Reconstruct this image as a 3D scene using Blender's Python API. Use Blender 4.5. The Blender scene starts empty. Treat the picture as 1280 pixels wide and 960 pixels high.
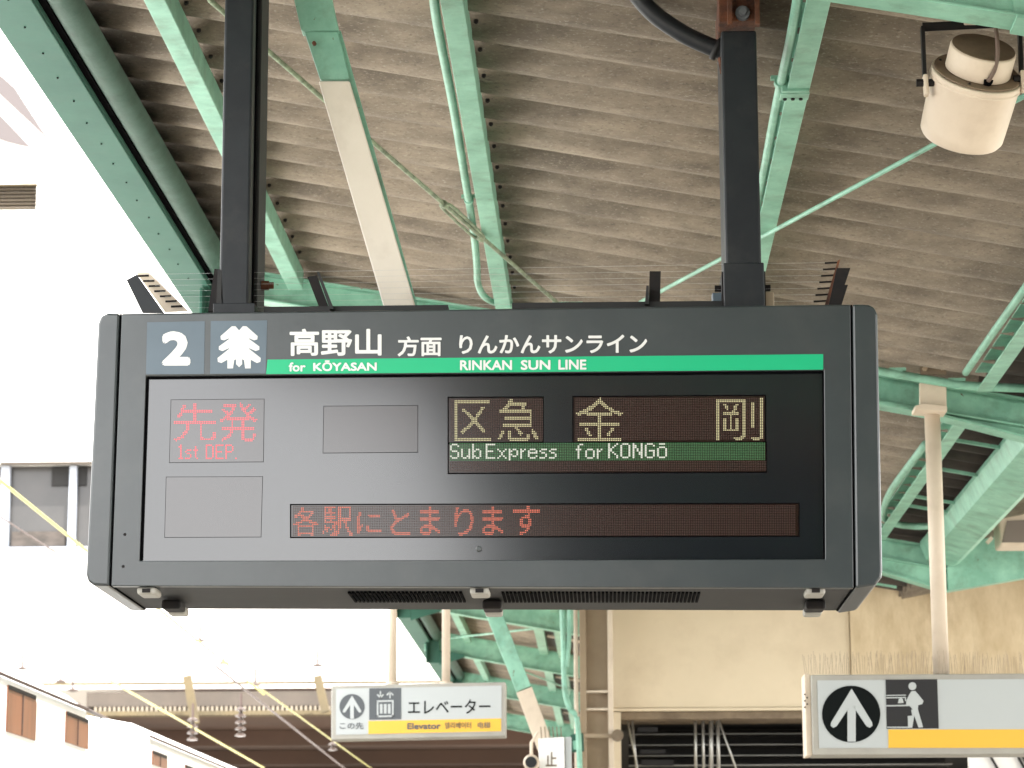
import bpy, bmesh, math, random
import numpy as np
from mathutils import Vector, Matrix, Euler
R = math.radians
random.seed(7)
scene = bpy.context.scene
col = scene.collection

# ---------------------------------------------------------------- camera
F = 3350.0; PITCH = math.atan(680 / F); YAW = math.atan(117 / math.hypot(F, 680)); ROLL = -0.0028
camd = bpy.data.cameras.new('camera'); cam = bpy.data.objects.new('camera', camd); col.objects.link(cam)
camd.sensor_width = 36; camd.lens = F / 1280 * 36; camd.clip_start = .1; camd.clip_end = 2000
ROT = Euler((math.pi / 2 + PITCH, 0, YAW), 'XYZ').to_matrix() @ Matrix.Rotation(ROLL, 3, 'Z')
cam.matrix_world = Matrix.Translation((0, 0, 1.6)) @ ROT.to_4x4()
scene.camera = cam
CO = Vector((0, 0, 1.6))
camd.dof.use_dof = True; camd.dof.focus_distance = 6.7; camd.dof.aperture_fstop = 12.0

# ---------------------------------------------------------------- world, sun, exposure
SUN_EL, SUN_DX, SUN_DY = 61, .56, -.83
w = bpy.data.worlds.new('World'); scene.world = w; w.use_nodes = True
nt = w.node_tree; bg = nt.nodes['Background']; sk = nt.nodes.new('ShaderNodeTexSky')
sk.sky_type = 'NISHITA'; sk.sun_disc = False; sk.sun_elevation = R(SUN_EL)
sk.sun_rotation = math.atan2(SUN_DX, SUN_DY); sk.dust_density = 2.5; sk.air_density = 1.0
# thin bright haze and high cloud over the whole sky
tcw = nt.nodes.new('ShaderNodeTexCoord'); nz = nt.nodes.new('ShaderNodeTexNoise'); nz.inputs['Scale'].default_value = 2.2; nz.inputs['Detail'].default_value = 5
nt.links.new(tcw.outputs['Generated'], nz.inputs[0]); mr = nt.nodes.new('ShaderNodeMapRange'); mr.inputs[1].default_value = .3; mr.inputs[2].default_value = .7; mr.inputs[3].default_value = .55; mr.inputs[4].default_value = .95
nt.links.new(nz.outputs[0], mr.inputs[0]); mx = nt.nodes.new('ShaderNodeMix'); mx.data_type = 'RGBA'; nt.links.new(mr.outputs[0], mx.inputs[0]); nt.links.new(sk.outputs[0], mx.inputs[6]); mx.inputs[7].default_value = (16, 15.7, 15.4, 1)
nt.links.new(mx.outputs[2], bg.inputs[0]); bg.inputs[1].default_value = 0.15
sd = bpy.data.lights.new('sun', 'SUN'); sd.energy = 5.0; sd.angle = R(.5); sd.color = (1, .95, .87)
so = bpy.data.objects.new('sun', sd); col.objects.link(so)
dirv = Vector((SUN_DX * math.cos(R(SUN_EL)), SUN_DY * math.cos(R(SUN_EL)), math.sin(R(SUN_EL))))
so.rotation_euler = dirv.to_track_quat('Z', 'Y').to_euler(); so.location = (0, 0, 30)
scene.view_settings.view_transform = 'Standard'; scene.view_settings.look = 'None'
scene.view_settings.gamma = 1; scene.view_settings.exposure = 1.62
scene.cycles.max_bounces = 8; scene.cycles.diffuse_bounces = 6

# ---------------------------------------------------------------- helpers
def ray(px, py): return ROT @ Vector(((px - 640) / F, (480 - py) / F, -1))
def at(px, py, Y):
    d = ray(px, py); return CO + d * (Y / d.y)
def onx(px, py, X):
    d = ray(px, py); return CO + d * (X / d.x)
SL = .18; RZ = 4.11
def roofz(x): return RZ - SL * x
def onroof(px, py, dz=0):
    d = ray(px, py); t = (RZ + dz - CO.z) / (d.z + SL * d.x); return CO + d * t

def obj(name, me, mat=None, parent=None, smooth=False, bevel=0):
    if isinstance(me, bmesh.types.BMesh):
        bm = me; bmesh.ops.recalc_face_normals(bm, faces=bm.faces)
        me = bpy.data.meshes.new(name); bm.to_mesh(me); bm.free()
    o = bpy.data.objects.new(name, me); col.objects.link(o)
    if mat: me.materials.append(mat)
    if smooth:
        for p in me.polygons: p.use_smooth = True
    if parent: o.parent = parent
    if bevel:
        b = o.modifiers.new('bevel', 'BEVEL'); b.width = bevel; b.segments = 2; b.limit_method = 'ANGLE'; b.angle_limit = R(40)
    return o
def thing(name, label, cat, group=None, loc=(0, 0, 0)):
    o = bpy.data.objects.new(name, None); col.objects.link(o); o.location = loc; o.empty_display_size = .1
    return tag(o, label, cat, group)
def tag(o, label, cat, group=None):
    o['label'] = label; o['category'] = cat
    if group: o['group'] = group
    return o
def struct(o): o['kind'] = 'structure'; return o
def stuff(o): o['kind'] = 'stuff'; return o
def copy_tree(o, parent=None):
    c = o.copy(); col.objects.link(c); c.parent = parent
    for ch in o.children: copy_tree(ch, c)
    return c

def box(bm, x0, x1, y0, y1, z0, z1):
    v = [bm.verts.new(p) for p in [(x0, y0, z0), (x1, y0, z0), (x1, y1, z0), (x0, y1, z0), (x0, y0, z1), (x1, y0, z1), (x1, y1, z1), (x0, y1, z1)]]
    for f in [(3, 2, 1, 0), (4, 5, 6, 7), (0, 1, 5, 4), (1, 2, 6, 5), (2, 3, 7, 6), (3, 0, 4, 7)]: bm.faces.new([v[i] for i in f])
def bx(*a):
    bm = bmesh.new(); box(bm, *a); return bm
def prism(bm, pts, off):
    """extrude a polygon (3D points) by vector off"""
    off = Vector(off); a = [bm.verts.new(p) for p in pts]; b = [bm.verts.new(Vector(p) + off) for p in pts]; n = len(pts)
    bm.faces.new(a); bm.faces.new(b[::-1])
    for i in range(n): bm.faces.new([a[i], b[i], b[(i + 1) % n], a[(i + 1) % n]])
def pxprism(pts, Y, th, bm=None):
    bm = bm or bmesh.new(); prism(bm, [at(x, y, Y) for x, y in pts], (0, th, 0)); return bm
def hexa(pts, Y0, Y1, bm=None):
    """front polygon given in photo pixels on plane Y0, pushed straight back to Y1"""
    return pxprism(pts, Y0, Y1 - Y0, bm)
def tube(bm, pts, r, n=8, cap=True):
    pts = [Vector(p) for p in pts]; rings = []
    for i, p in enumerate(pts):
        t = (pts[min(i + 1, len(pts) - 1)] - pts[max(i - 1, 0)]).normalized()
        u = t.cross(Vector((0, 0, 1)) if abs(t.z) < .9 else Vector((0, 1, 0))).normalized(); v = t.cross(u)
        rings.append([bm.verts.new(p + (u * math.cos(2 * math.pi * k / n) + v * math.sin(2 * math.pi * k / n)) * r) for k in range(n)])
    for a, b in zip(rings, rings[1:]):
        for k in range(n): bm.faces.new([a[k], a[(k + 1) % n], b[(k + 1) % n], b[k]])
    if cap: bm.faces.new(rings[0]); bm.faces.new(rings[-1][::-1])
    return bm
def beam(bm, a, b, wx, h, up=(0, 0, 1)):
    """rectangular bar a->b, width wx, height h, centred"""
    a = Vector(a); b = Vector(b); t = (b - a).normalized(); u = t.cross(Vector(up)).normalized(); v = u.cross(t)
    q = [u * sx * wx / 2 + v * sz * h / 2 for sx, sz in ((-1, -1), (1, -1), (1, 1), (-1, 1))]
    prism(bm, [a + k for k in q], b - a); return bm
def smooth_path(pts, n=6):
    pts = [Vector(p) for p in pts]; out = []
    P = [pts[0]] + pts + [pts[-1]]
    for i in range(1, len(P) - 2):
        for k in range(n):
            t = k / n; a, b, c, d = P[i - 1], P[i], P[i + 1], P[i + 2]
            out.append(.5 * ((2 * b) + (c - a) * t + (2 * a - 5 * b + 4 * c - d) * t * t + (3 * b - a - 3 * c + d) * t ** 3))
    return out + [pts[-1]]
def lathe(bm, prof, n=32, c=(0, 0, 0)):
    rings = [[bm.verts.new((c[0] + r * math.cos(2 * math.pi * k / n), c[1] + r * math.sin(2 * math.pi * k / n), c[2] + z)) for k in range(n)] for r, z in prof]
    for a, b in zip(rings, rings[1:]):
        for k in range(n): bm.faces.new([a[k], a[(k + 1) % n], b[(k + 1) % n], b[k]])
    bm.faces.new(rings[0]); bm.faces.new(rings[-1][::-1]); return bm

# ---------------------------------------------------------------- materials
def mat(name, c, rough=.6, metal=0, c2=None, scale=8, stretch=(1, 1, 1), bump=0, dirt=None, dirt_scale=3, dirt_amt=.5, emit=None, es=0, spec=.5, detail=6, contrast=(.35, .65), rust=None, rust_amt=.72, rust_scale=14, speck=None):
    m = bpy.data.materials.new(name); m.use_nodes = True; n = m.node_tree.nodes; L = m.node_tree.links; b = n['Principled BSDF']
    b.inputs['Base Color'].default_value = (*c, 1); b.inputs['Roughness'].default_value = rough; b.inputs['Metallic'].default_value = metal
    b.inputs['Specular IOR Level'].default_value = spec
    if emit: b.inputs['Emission Color'].default_value = (*emit, 1); b.inputs['Emission Strength'].default_value = es
    tc = n.new('ShaderNodeTexCoord'); mp = n.new('ShaderNodeMapping'); mp.inputs['Scale'].default_value = stretch
    geo = n.new('ShaderNodeNewGeometry'); L.new(geo.outputs['Position'], mp.inputs[0])
    cur = None
    def noise(sc, lo, hi, det=detail):
        t = n.new('ShaderNodeTexNoise'); t.inputs['Scale'].default_value = sc; t.inputs['Detail'].default_value = det; t.inputs['Roughness'].default_value = .65
        L.new(mp.outputs[0], t.inputs[0]); r = n.new('ShaderNodeMapRange'); r.inputs[1].default_value = lo; r.inputs[2].default_value = hi; L.new(t.outputs[0], r.inputs[0]); return t, r.outputs[0]
    def mix(fac, a, bcol):
        x = n.new('ShaderNodeMix'); x.data_type = 'RGBA'; L.new(fac, x.inputs[0])
        if isinstance(a, tuple): x.inputs[6].default_value = (*a, 1)
        else: L.new(a, x.inputs[6])
        x.inputs[7].default_value = (*bcol, 1); return x.outputs[2]
    cur = c
    if c2: t, f = noise(scale, *contrast); cur = mix(f, cur, c2)
    if dirt:
        t2, f2 = noise(dirt_scale, .5, .75); mm = n.new('ShaderNodeMath'); mm.operation = 'MULTIPLY'; mm.inputs[1].default_value = dirt_amt; L.new(f2, mm.inputs[0]); cur = mix(mm.outputs[0], cur, dirt)
    if rust: t3, f3 = noise(rust_scale, rust_amt, rust_amt + .04, 8); cur = mix(f3, cur, rust)
    if speck:   # fine pale and dark grains
        for sc_, cc in ((90, speck[0]), (70, speck[1])):
            t4, f4 = noise(sc_, .56, .72, 3); mm = n.new('ShaderNodeMath'); mm.operation = 'MULTIPLY'; mm.inputs[1].default_value = .55; L.new(f4, mm.inputs[0]); cur = mix(mm.outputs[0], cur, cc)
    if not isinstance(cur, tuple): L.new(cur, b.inputs['Base Color'])
    if bump:
        t, f = noise(scale * 4, .2, .8); bp = n.new('ShaderNodeBump'); bp.inputs['Strength'].default_value = bump; bp.inputs['Distance'].default_value = .004
        L.new(f, bp.inputs['Height']); L.new(bp.outputs[0], b.inputs['Normal'])
    return m
M = {}
M['gutter'] = mat('gutter_paint', (.10, .20, .15), .5, c2=(.07, .15, .11), scale=9, bump=.3, dirt=(.03, .08, .055), dirt_scale=12, dirt_amt=.5, rust=(.16, .22, .16), rust_amt=.68, rust_scale=60)
M['mint'] = mat('mint_paint', (.26, .52, .395), .45, c2=(.16, .36, .265), scale=7, bump=.25, dirt=(.10, .15, .10), dirt_scale=9, dirt_amt=.6, rust=(.10, .06, .03), rust_amt=.665, rust_scale=34)
M['deep_green'] = mat('edge_green_paint', (.024, .092, .066), .6, c2=(.034, .115, .082), scale=3, bump=.15, dirt=(.045, .10, .075), dirt_scale=7, dirt_amt=.4, spec=.3, rust=(.04, .03, .02), rust_amt=.71, rust_scale=26)
M['sheet'] = mat('fibre_cement', (.285, .238, .180), .9, c2=(.145, .120, .092), scale=4, stretch=(.8, 2.2, 2.2), bump=1, dirt=(.055, .047, .036), dirt_scale=1.3, dirt_amt=.62, contrast=(.36, .64), detail=12, speck=((.38, .35, .29), (.06, .05, .04)))
M['sheet_dark'] = mat('dark_shaded_fibre_cement', (.07, .058, .05), .9, c2=(.03, .026, .022), scale=4, stretch=(1, 2, 2), bump=.6)  # darker copy of the sheet; valley shade is put into its colour
M['housing'] = mat('housing_paint', (.026, .034, .037), .32, c2=(.021, .028, .031), scale=6, bump=.06, dirt=(.07, .072, .068), dirt_scale=5, dirt_amt=.3, spec=.75)
M['housing_under'] = mat('housing_underside', (.016, .017, .018), .6, c2=(.022, .022, .022), scale=12, bump=.1, spec=.3)
M['pole'] = mat('dark_post_paint', (.009, .011, .014), .45, c2=(.014, .017, .020), scale=6, bump=.08, spec=.3, dirt=(.06, .06, .055), dirt_scale=7, dirt_amt=.25)
M['glass'] = mat('smoked_screen', (.003, .004, .007), .14, spec=1.0, c2=(.004, .005, .008), scale=1.5)
M['black'] = mat('black_gap', (.003, .003, .0035), .9, spec=.02)
M['black_metal'] = mat('black_bracket', (.007, .007, .008), .6, c2=(.014, .011, .010), scale=25, spec=.2)
M['led_off'] = mat('led_matrix_unlit', (.014, .005, .003), .15, c2=(.010, .004, .003), scale=20, spec=.6)
M['led_grey'] = mat('led_window_blank', (.010, .006, .007), .17, spec=1.0)
M['pict'] = mat('pictogram_panel', (.085, .12, .15), .35, c2=(.07, .10, .125), scale=4)
M['white_print'] = mat('white_lettering', (.60, .61, .60), .5, emit=(.9, .92, .9), es=.0)
M['strip'] = mat('green_strip', (.0, .36, .16), .4, emit=(0, .9, .4), es=0)
M['led_amber'] = mat('led_amber', (.1, .1, .05), .5, emit=(.95, .85, .48), es=.23)
M['led_white'] = mat('led_white', (.1, .1, .1), .5, emit=(.95, .95, .80), es=.22)
M['led_red'] = mat('led_red', (.1, .02, .02), .5, emit=(1, .12, .15), es=.42)
M['led_orange'] = mat('led_orange_red', (.1, .03, .02), .5, emit=(1, .20, .11), es=.34)
M['led_green'] = mat('led_green', (.02, .08, .03), .5, emit=(.10, .55, .16), es=.035)
M['cover'] = mat('white_cover', (.72, .66, .57), .5, c2=(.66, .60, .51), scale=4, bump=.08, dirt=(.40, .33, .25), dirt_scale=6, dirt_amt=.35)
M['rod'] = mat('rod_paint', (.27, .34, .22), .5, c2=(.10, .13, .08), scale=30)
M['cream'] = mat('cream_paint', (.62, .53, .42), .5, c2=(.56, .47, .37), scale=4, bump=.08, dirt=(.35, .27, .2), dirt_scale=9, dirt_amt=.3)
M['cream_top'] = mat('speaker_top', (.20, .14, .09), .6, c2=(.12, .08, .05), scale=12, bump=.1)
M['rust'] = mat('rusty_steel', (.17, .06, .025), .85, c2=(.05, .022, .014), scale=20, bump=.8)
M['sign_frame'] = mat('sign_frame_metal', (.36, .35, .31), .45, c2=(.30, .29, .26), scale=5)
M['sign_white'] = mat('sign_face_white', (.42, .45, .455), .35)
M['sign_grey'] = mat('sign_pictogram_grey', (.035, .035, .037), .9, spec=.1)
M['sign_black'] = mat('sign_print_black', (.006, .008, .008), .9, spec=.08)
M['sign_grey2'] = mat('sign_print_grey', (.11, .12, .13), .9, spec=.1)
M['yellow'] = mat('sign_yellow', (.72, .42, .045), .4)
M['wall'] = mat('cream_wall_panel', (.68, .585, .43), .8, c2=(.63, .54, .39), scale=1.2, bump=.1, dirt=(.36, .27, .17), dirt_scale=2.5, dirt_amt=.3)
M['concrete'] = mat('stained_concrete', (.64, .53, .36), .9, c2=(.47, .37, .23), scale=6, stretch=(1, 1, .4), bump=.6, dirt=(.22, .15, .08), dirt_scale=4, dirt_amt=.6)
M['column'] = mat('column_paint', (.36, .28, .19), .6, c2=(.30, .23, .155), scale=4, bump=.1)
M['lintel'] = mat('dirty_lintel', (.22, .17, .115), .8, c2=(.12, .09, .06), scale=6, bump=.3)
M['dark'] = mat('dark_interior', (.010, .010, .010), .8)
M['tread'] = mat('stair_nosing', (.22, .22, .21), .5)
M['steel'] = mat('steel_rail', (.4, .4, .38), .35, metal=.8)
M['facade'] = mat('white_facade', (.80, .79, .77), .7, c2=(.77, .76, .74), scale=.3)
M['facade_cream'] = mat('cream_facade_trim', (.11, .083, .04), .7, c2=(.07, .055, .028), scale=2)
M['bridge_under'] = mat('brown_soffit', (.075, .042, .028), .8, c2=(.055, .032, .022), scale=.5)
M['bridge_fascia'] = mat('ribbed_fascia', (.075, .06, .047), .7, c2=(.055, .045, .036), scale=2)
M['win'] = mat('grey_window', (.055, .052, .05), .25, c2=(.03, .03, .03), scale=.3)
M['win_frame'] = mat('window_frame', (.32, .35, .40), .5)
M['vent'] = mat('vent_slat', (.045, .035, .025), .7)
M['slope_glass'] = mat('slope_glass', (.085, .072, .072), .4)
M['slat'] = mat('pale_slat', (.20, .17, .13), .6)
M['train'] = mat('train_white', (.80, .80, .79), .3)
M['train_win'] = mat('train_window', (.21, .08, .038), .35, c2=(.12, .045, .022), scale=9, stretch=(1, 1, .1))
M['wire_y'] = mat('yellow_wire', (.25, .23, .05), .5)
M['wire_b'] = mat('brown_wire', (.05, .03, .025), .6)
M['insul'] = mat('insulator_ceramic', (.05, .034, .028), .4)
M['plat'] = mat('platform_floor', (.42, .38, .32), .8, c2=(.36, .33, .28), scale=1, bump=.2)
M['ballast'] = mat('ballast', (.34, .29, .24), .95, c2=(.22, .18, .15), scale=12, bump=1)
M['ground'] = mat('ground', (.32, .30, .27), .9, c2=(.26, .25, .22), scale=.3)
M['lampglass'] = mat('lamp_glass', (.20, .17, .15), .2)
M['cable'] = mat('grey_cable', (.12, .08, .06), .6)
M['clear'] = mat('monofilament', (.55, .55, .55), .2)

# ---------------------------------------------------------------- text
def glyphs(body, bold=0.0, spacing=1.0, extr=0):
    c = bpy.data.curves.new('lettering', 'FONT'); c.body = body; c.offset = bold; c.space_character = spacing; c.resolution_u = 3
    o = bpy.data.objects.new('lettering', c); col.objects.link(o)
    dg = bpy.context.evaluated_depsgraph_get(); dg.update()
    m = bpy.data.meshes.new_from_object(o.evaluated_get(dg))
    bpy.data.objects.remove(o); bpy.data.curves.remove(c); return m
def place_text(name, body, x0, x1, yt, yb, Y, m, parent, bold=0, slope=0, spacing=1, shear=0):
    """bold: extra stroke half-width in em, made by overlaying shifted outlines a hair apart in depth"""
    me = glyphs(body, 0, spacing); co = np.array([v.co[:] for v in me.vertices]); lo = co.min(0); hi = co.max(0)
    em = (x1 - x0) / (hi[0] - lo[0]); b = bold * em
    faces = [tuple(p.vertices) for p in me.polygons]; vs = []; fs = []
    offs = [(0, 0)] + ([(math.cos(k * math.pi / 4) * b, math.sin(k * math.pi / 4) * b) for k in range(8)] if bold else [])
    for q, (dx, dy) in enumerate(offs):
        base = len(vs)
        for c in co:
            u = (c[0] - lo[0]) / (hi[0] - lo[0]); t = (c[1] - lo[1]) / (hi[1] - lo[1])
            x = x0 + b + u * (x1 - x0 - 2 * b); y = (yb - b) + (yt - yb + 2 * b) * t + slope * (x - x0)
            vs.append(at(x + dx, y + dy, Y - .00004 * q * Y / 6.6))
        fs += [tuple(base + i for i in f) for f in faces]
    bpy.data.meshes.remove(me); me = bpy.data.meshes.new(name); me.from_pydata(vs, [], fs)
    return obj(name, me, m, parent)
def raster(body, cols, rows, bold=0, thr=.42):
    me = glyphs(body, bold); me.calc_loop_triangles()
    co = np.array([v.co[:2] for v in me.vertices]); lo = co.min(0); hi = co.max(0)
    co = (co - lo) / (hi - lo) * np.array([cols, rows]); S = 4
    g = np.zeros((rows * S, cols * S), bool)
    for t in me.loop_triangles:
        a, b, c = (co[i] for i in t.vertices)
        mn = np.floor(np.minimum(np.minimum(a, b), c) * S).astype(int); mx = np.ceil(np.maximum(np.maximum(a, b), c) * S).astype(int)
        xs = np.arange(max(mn[0], 0), min(mx[0] + 1, cols * S)); ys = np.arange(max(mn[1], 0), min(mx[1] + 1, rows * S))
        if len(xs) == 0 or len(ys) == 0: continue
        X, Yg = np.meshgrid((xs + .5) / S, (ys + .5) / S)
        def e(p, q): return (q[0] - p[0]) * (Yg - p[1]) - (q[1] - p[1]) * (X - p[0])
        e1, e2, e3 = e(a, b), e(b, c), e(c, a)
        ins = ((e1 >= 0) & (e2 >= 0) & (e3 >= 0)) | ((e1 <= 0) & (e2 <= 0) & (e3 <= 0))
        g[ys[0]:ys[-1] + 1, xs[0]:xs[-1] + 1] |= ins
    cov = g.reshape(rows, S, cols, S).mean((1, 3)); bpy.data.meshes.remove(me)
    return (cov > thr)[::-1]
FONT = {  # 5x9 dot letters, rows top to bottom ("descender" rows below where used)
 'S': "01110 10001 10000 10000 01110 00001 00001 10001 01110", 'u': "00000 00000 00000 10001 10001 10001 10001 10011 01101",
 'b': "10000 10000 10000 10110 11001 10001 10001 11001 10110", 'E': "11111 10000 10000 10000 11110 10000 10000 10000 11111",
 'x': "00000 00000 00000 10001 01010 00100 00100 01010 10001", 'p': "00000 00000 00000 10110 11001 10001 11001 10110 10000 10000",
 'r': "000 000 000 101 110 100 100 100 100", 'e': "00000 00000 00000 01110 10001 11111 10000 10001 01110",
 's': "0000 0000 0000 0111 1000 0110 0001 0001 1110", 'f': "0011 0100 0100 1110 0100 0100 0100 0100 0100",
 'o': "00000 00000 00000 01110 10001 10001 10001 10001 01110", 'K': "10001 10010 10100 11000 11000 10100 10010 10001 10001",
 'O': "01110 10001 10001 10001 10001 10001 10001 10001 01110", 'N': "10001 11001 11001 10101 10101 10011 10011 10001 10001",
 'G': "01110 10001 10000 10000 10111 10001 10001 10001 01110", 'Q': "01110 00000 01110 10001 10001 10001 10001 10001 01110",
 '1': "010 110 010 010 010 010 010 010 111", 't': "000 010 010 111 010 010 010 010 001", 'D': "11110 10001 10001 10001 10001 10001 10001 10001 11110",
 'P': "11110 10001 10001 10001 11110 10000 10000 10000 10000", '.': "0 0 0 0 0 0 0 0 1", ' ': "000 000"}
def dots(name, cells, x0, y0, px, py, Y, m, parent, slope=0, size=.74):
    """cells: (col,row) list; px,py: dot pitch in photo pixels"""
    bm = bmesh.new()
    for c, r in cells:
        x = x0 + (c + .5) * px; y = y0 + (r + .5) * py + slope * (c * px)
        h = size / 2
        bm.faces.new([bm.verts.new(at(x + sx * px * h, y + sy * py * h, Y)) for sx, sy in ((-1, 1), (1, 1), (1, -1), (-1, -1))])
    return stuff(obj(name, bm, m, parent))
def led_word(word, x0, y0, pitch, Y, m, parent, slope=0, gap=1, size=.8, px=None):
    cells = []; c = 0
    for ch in word:
        rows = FONT[ch].split(); wd = len(rows[0])
        for r, row in enumerate(rows):
            for k, b in enumerate(row):
                if b == '1': cells.append((c + k, r))
        c += wd + gap
    return dots('led_word', cells, x0, y0, px or pitch, pitch, Y, m, parent, slope, size), c
def led_glyph(ch, x0, x1, yt, yb, n, Y, m, parent, bold=0, thr=.5, size=.60, slope=0):
    g = raster(ch, n, n, bold, thr); cells = [(c, r) for r in range(n) for c in range(n) if g[r, c]]
    o = dots('led_character', cells, x0, yt, (x1 - x0) / n, (yb - yt) / n, Y, m, parent, slope, size); return o

# ================================================================= SETTING
struct(obj('ground', bx(-400, 400, -300, 600, -1.6, -1.3), M['ground']))
struct(obj('track_bed', bx(-9.4, -2.1, -60, 140, -1.3, -1.02), M['ballast']))
struct(obj('platform', bx(-2.05, 5.6, -60, 120, -1.3, 0), M['plat']))
struct(obj('opposite_platform', bx(-16, -9.5, -60, 39, -1.3, 0), M['plat']))
bm = bmesh.new()
for x in (-3.4, -4.5): box(bm, x - .035, x + .035, -60, 140, -1.02, -.87)
tag(obj('track_rails', bm, M['steel']), 'pair of steel rails running beside the platform', 'rails')

# dark kiosk added unseen behind the camera to darken the board's reflection
kb = thing('reflection_blocker', 'dark grey kiosk added unseen behind the camera to darken the board reflection', 'blocker')
obj('wall', bx(-.75, 4.6, -6.0, -1.5, 0.002, 3.3), mat('blocker_dark', (.03, .03, .032), .7, c2=(.04, .04, .042), scale=3), kb, bevel=.02)  # body of the added unseen blocker
obj('blocker_cap', bx(-.80, 4.65, -6.05, -1.45, 3.302, 3.40), M['pole'], kb, bevel=.01)
# ================================================================= PLATFORM CANOPY
can = thing('platform_canopy', 'mint green steel platform canopy with brown corrugated roof sheets above the hanging signs', 'canopy', loc=(0, 11, 0))
can.location = (0, 0, 0)
PER = .25; AMP = .046
def sheet_mesh(x0, x1, wdt, name, slope=-SL, z0=RZ):
    bm = bmesh.new(); n = int(wdt / PER * 12); nx = 2
    rows = []
    for side in (0, .012):
        for j in range(nx + 1):
            x = x0 + (x1 - x0) * j / nx
            rows.append([bm.verts.new((x, wdt * i / n, z0 + slope * x + side + AMP * (math.cos(2 * math.pi * wdt * i / n / PER) ))) for i in range(n + 1)])
    m_ = nx + 1
    for s in (0, 1):
        for j in range(nx):
            a, b = rows[s * m_ + j], rows[s * m_ + j + 1]
            for i in range(n): bm.faces.new([a[i], a[i + 1], b[i + 1], b[i]] if s else [a[i], b[i], b[i + 1], a[i + 1]])
    for j in (0, nx):
        a, b = rows[j], rows[m_ + j]
        for i in range(n): bm.faces.new([a[i], a[i + 1], b[i + 1], b[i]])
    me = bpy.data.meshes.new(name); bm.to_mesh(me); bm.free()
    for p in me.polygons: p.use_smooth = True
    return me
WD = 1.0; CUT = 0.5   # the wide left half of the canopy starts here; behind it the unseen roof is cut narrow to shape the board's reflection
YS = [i * WD for i in range(36)]
sheets = [(-1.67, -.33, M['sheet'], -SL, RZ), (-.42, 1.545, M['sheet'], -SL, RZ - .018), (1.50, 2.0, M['sheet_dark'], -SL, RZ + .012)]  # last strip takes the dark copy, with the valley shade in its colour
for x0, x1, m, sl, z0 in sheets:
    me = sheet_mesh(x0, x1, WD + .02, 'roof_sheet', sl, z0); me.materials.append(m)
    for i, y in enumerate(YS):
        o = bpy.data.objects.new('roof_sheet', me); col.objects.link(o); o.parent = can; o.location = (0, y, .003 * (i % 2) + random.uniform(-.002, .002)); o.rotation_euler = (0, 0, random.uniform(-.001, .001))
for x0, x1, z0 in ((-.92, -.33, RZ), (-.42, 1.5, RZ - .018), (1.44, 1.86, RZ - .036)):   # unseen roof behind the viewer, cut narrow and darkened to shape the board's reflection
    me = sheet_mesh(x0, x1, 8.02, 'roof_sheet', -SL, z0); me.materials.append(M['sheet_dark'])
    for i in range(8):
        o = bpy.data.objects.new('roof_sheet', me); col.objects.link(o); o.parent = can; o.location = (0, -64 + 8 * i, 0)
me = sheet_mesh(1.93, 6.0, 4.0, 'roof_sheet', .19, 3.76 - .19 * 2.1); me.materials.append(M['sheet'])
for i in range(25):
    o = bpy.data.objects.new('roof_sheet', me); col.objects.link(o); o.parent = can; o.location = (0, -64 + 4 * i, 0)

RAFT = [-62, -50, -40, -30, -20, -14.5, -10, -5.6, -1.8, 2.2, 6.2, 10.9, 15.1, 18.2, 21.3, 25.0, 29.0, 34.0]
XV = 1.93
def rafter(y, dep=.115, fw=.11):
    XL = -1.68 if y > CUT else -.86
    if y > 20: dep = .19
    bm = bmesh.new(); t = .008; gap = .025
    for (xa, xb, za, zb) in ((XL, XV, roofz(XL) - gap - AMP, roofz(XV) - gap - AMP),):
        def strip(z0, z1, y0, y1):
            prism(bm, [(xa, y0, za + z0), (xb, y0, zb + z0), (xb, y0, zb + z1), (xa, y0, za + z1)], (0, y1 - y0, 0))
        strip(-t, 0, y - fw / 2, y + fw / 2); strip(-dep, -t, y - t / 2, y + t / 2); strip(-dep - t, -dep, y - fw / 2, y + fw / 2)
    return obj('rafter', bm, M['mint'], can, bevel=.002)
for y in RAFT:
    rafter(y)
    # deep haunch at the valley and short rising arm beyond it
    bm = bmesh.new(); d1, d2, d3 = (.192, .196, .25) if y < 11 else (.212, .235, .31)
    prism(bm, [(1.0, y - .012, roofz(1.0) - d1), (1.35, y - .012, roofz(1.35) - d2), (XV, y - .012, roofz(XV) - d3), (XV, y - .012, roofz(XV) - .09), (1.0, y - .012, roofz(1.0) - .09)], (0, .024, 0))
    prism(bm, [(1.0, y - .06, roofz(1.0) - d1), (1.35, y - .06, roofz(1.35) - d2), (XV, y - .06, roofz(XV) - d3), (XV, y - .06, roofz(XV) - d3 - .01), (1.35, y - .06, roofz(1.35) - d2 - .01), (1.0, y - .06, roofz(1.0) - d1 - .009)], (0, .12, 0))
    obj('haunch', bm, M['mint'], can)
    bm = bmesh.new()
    prism(bm, [(XV + .002, y - .05, roofz(XV) - .315), (5.6, y - .05, roofz(XV) + .30), (5.6, y - .05, roofz(XV) + .62), (XV + .002, y - .05, roofz(XV) - .06)], (0, .10, 0))
    obj('outer_arm', bm, M['mint'], can)
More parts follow.
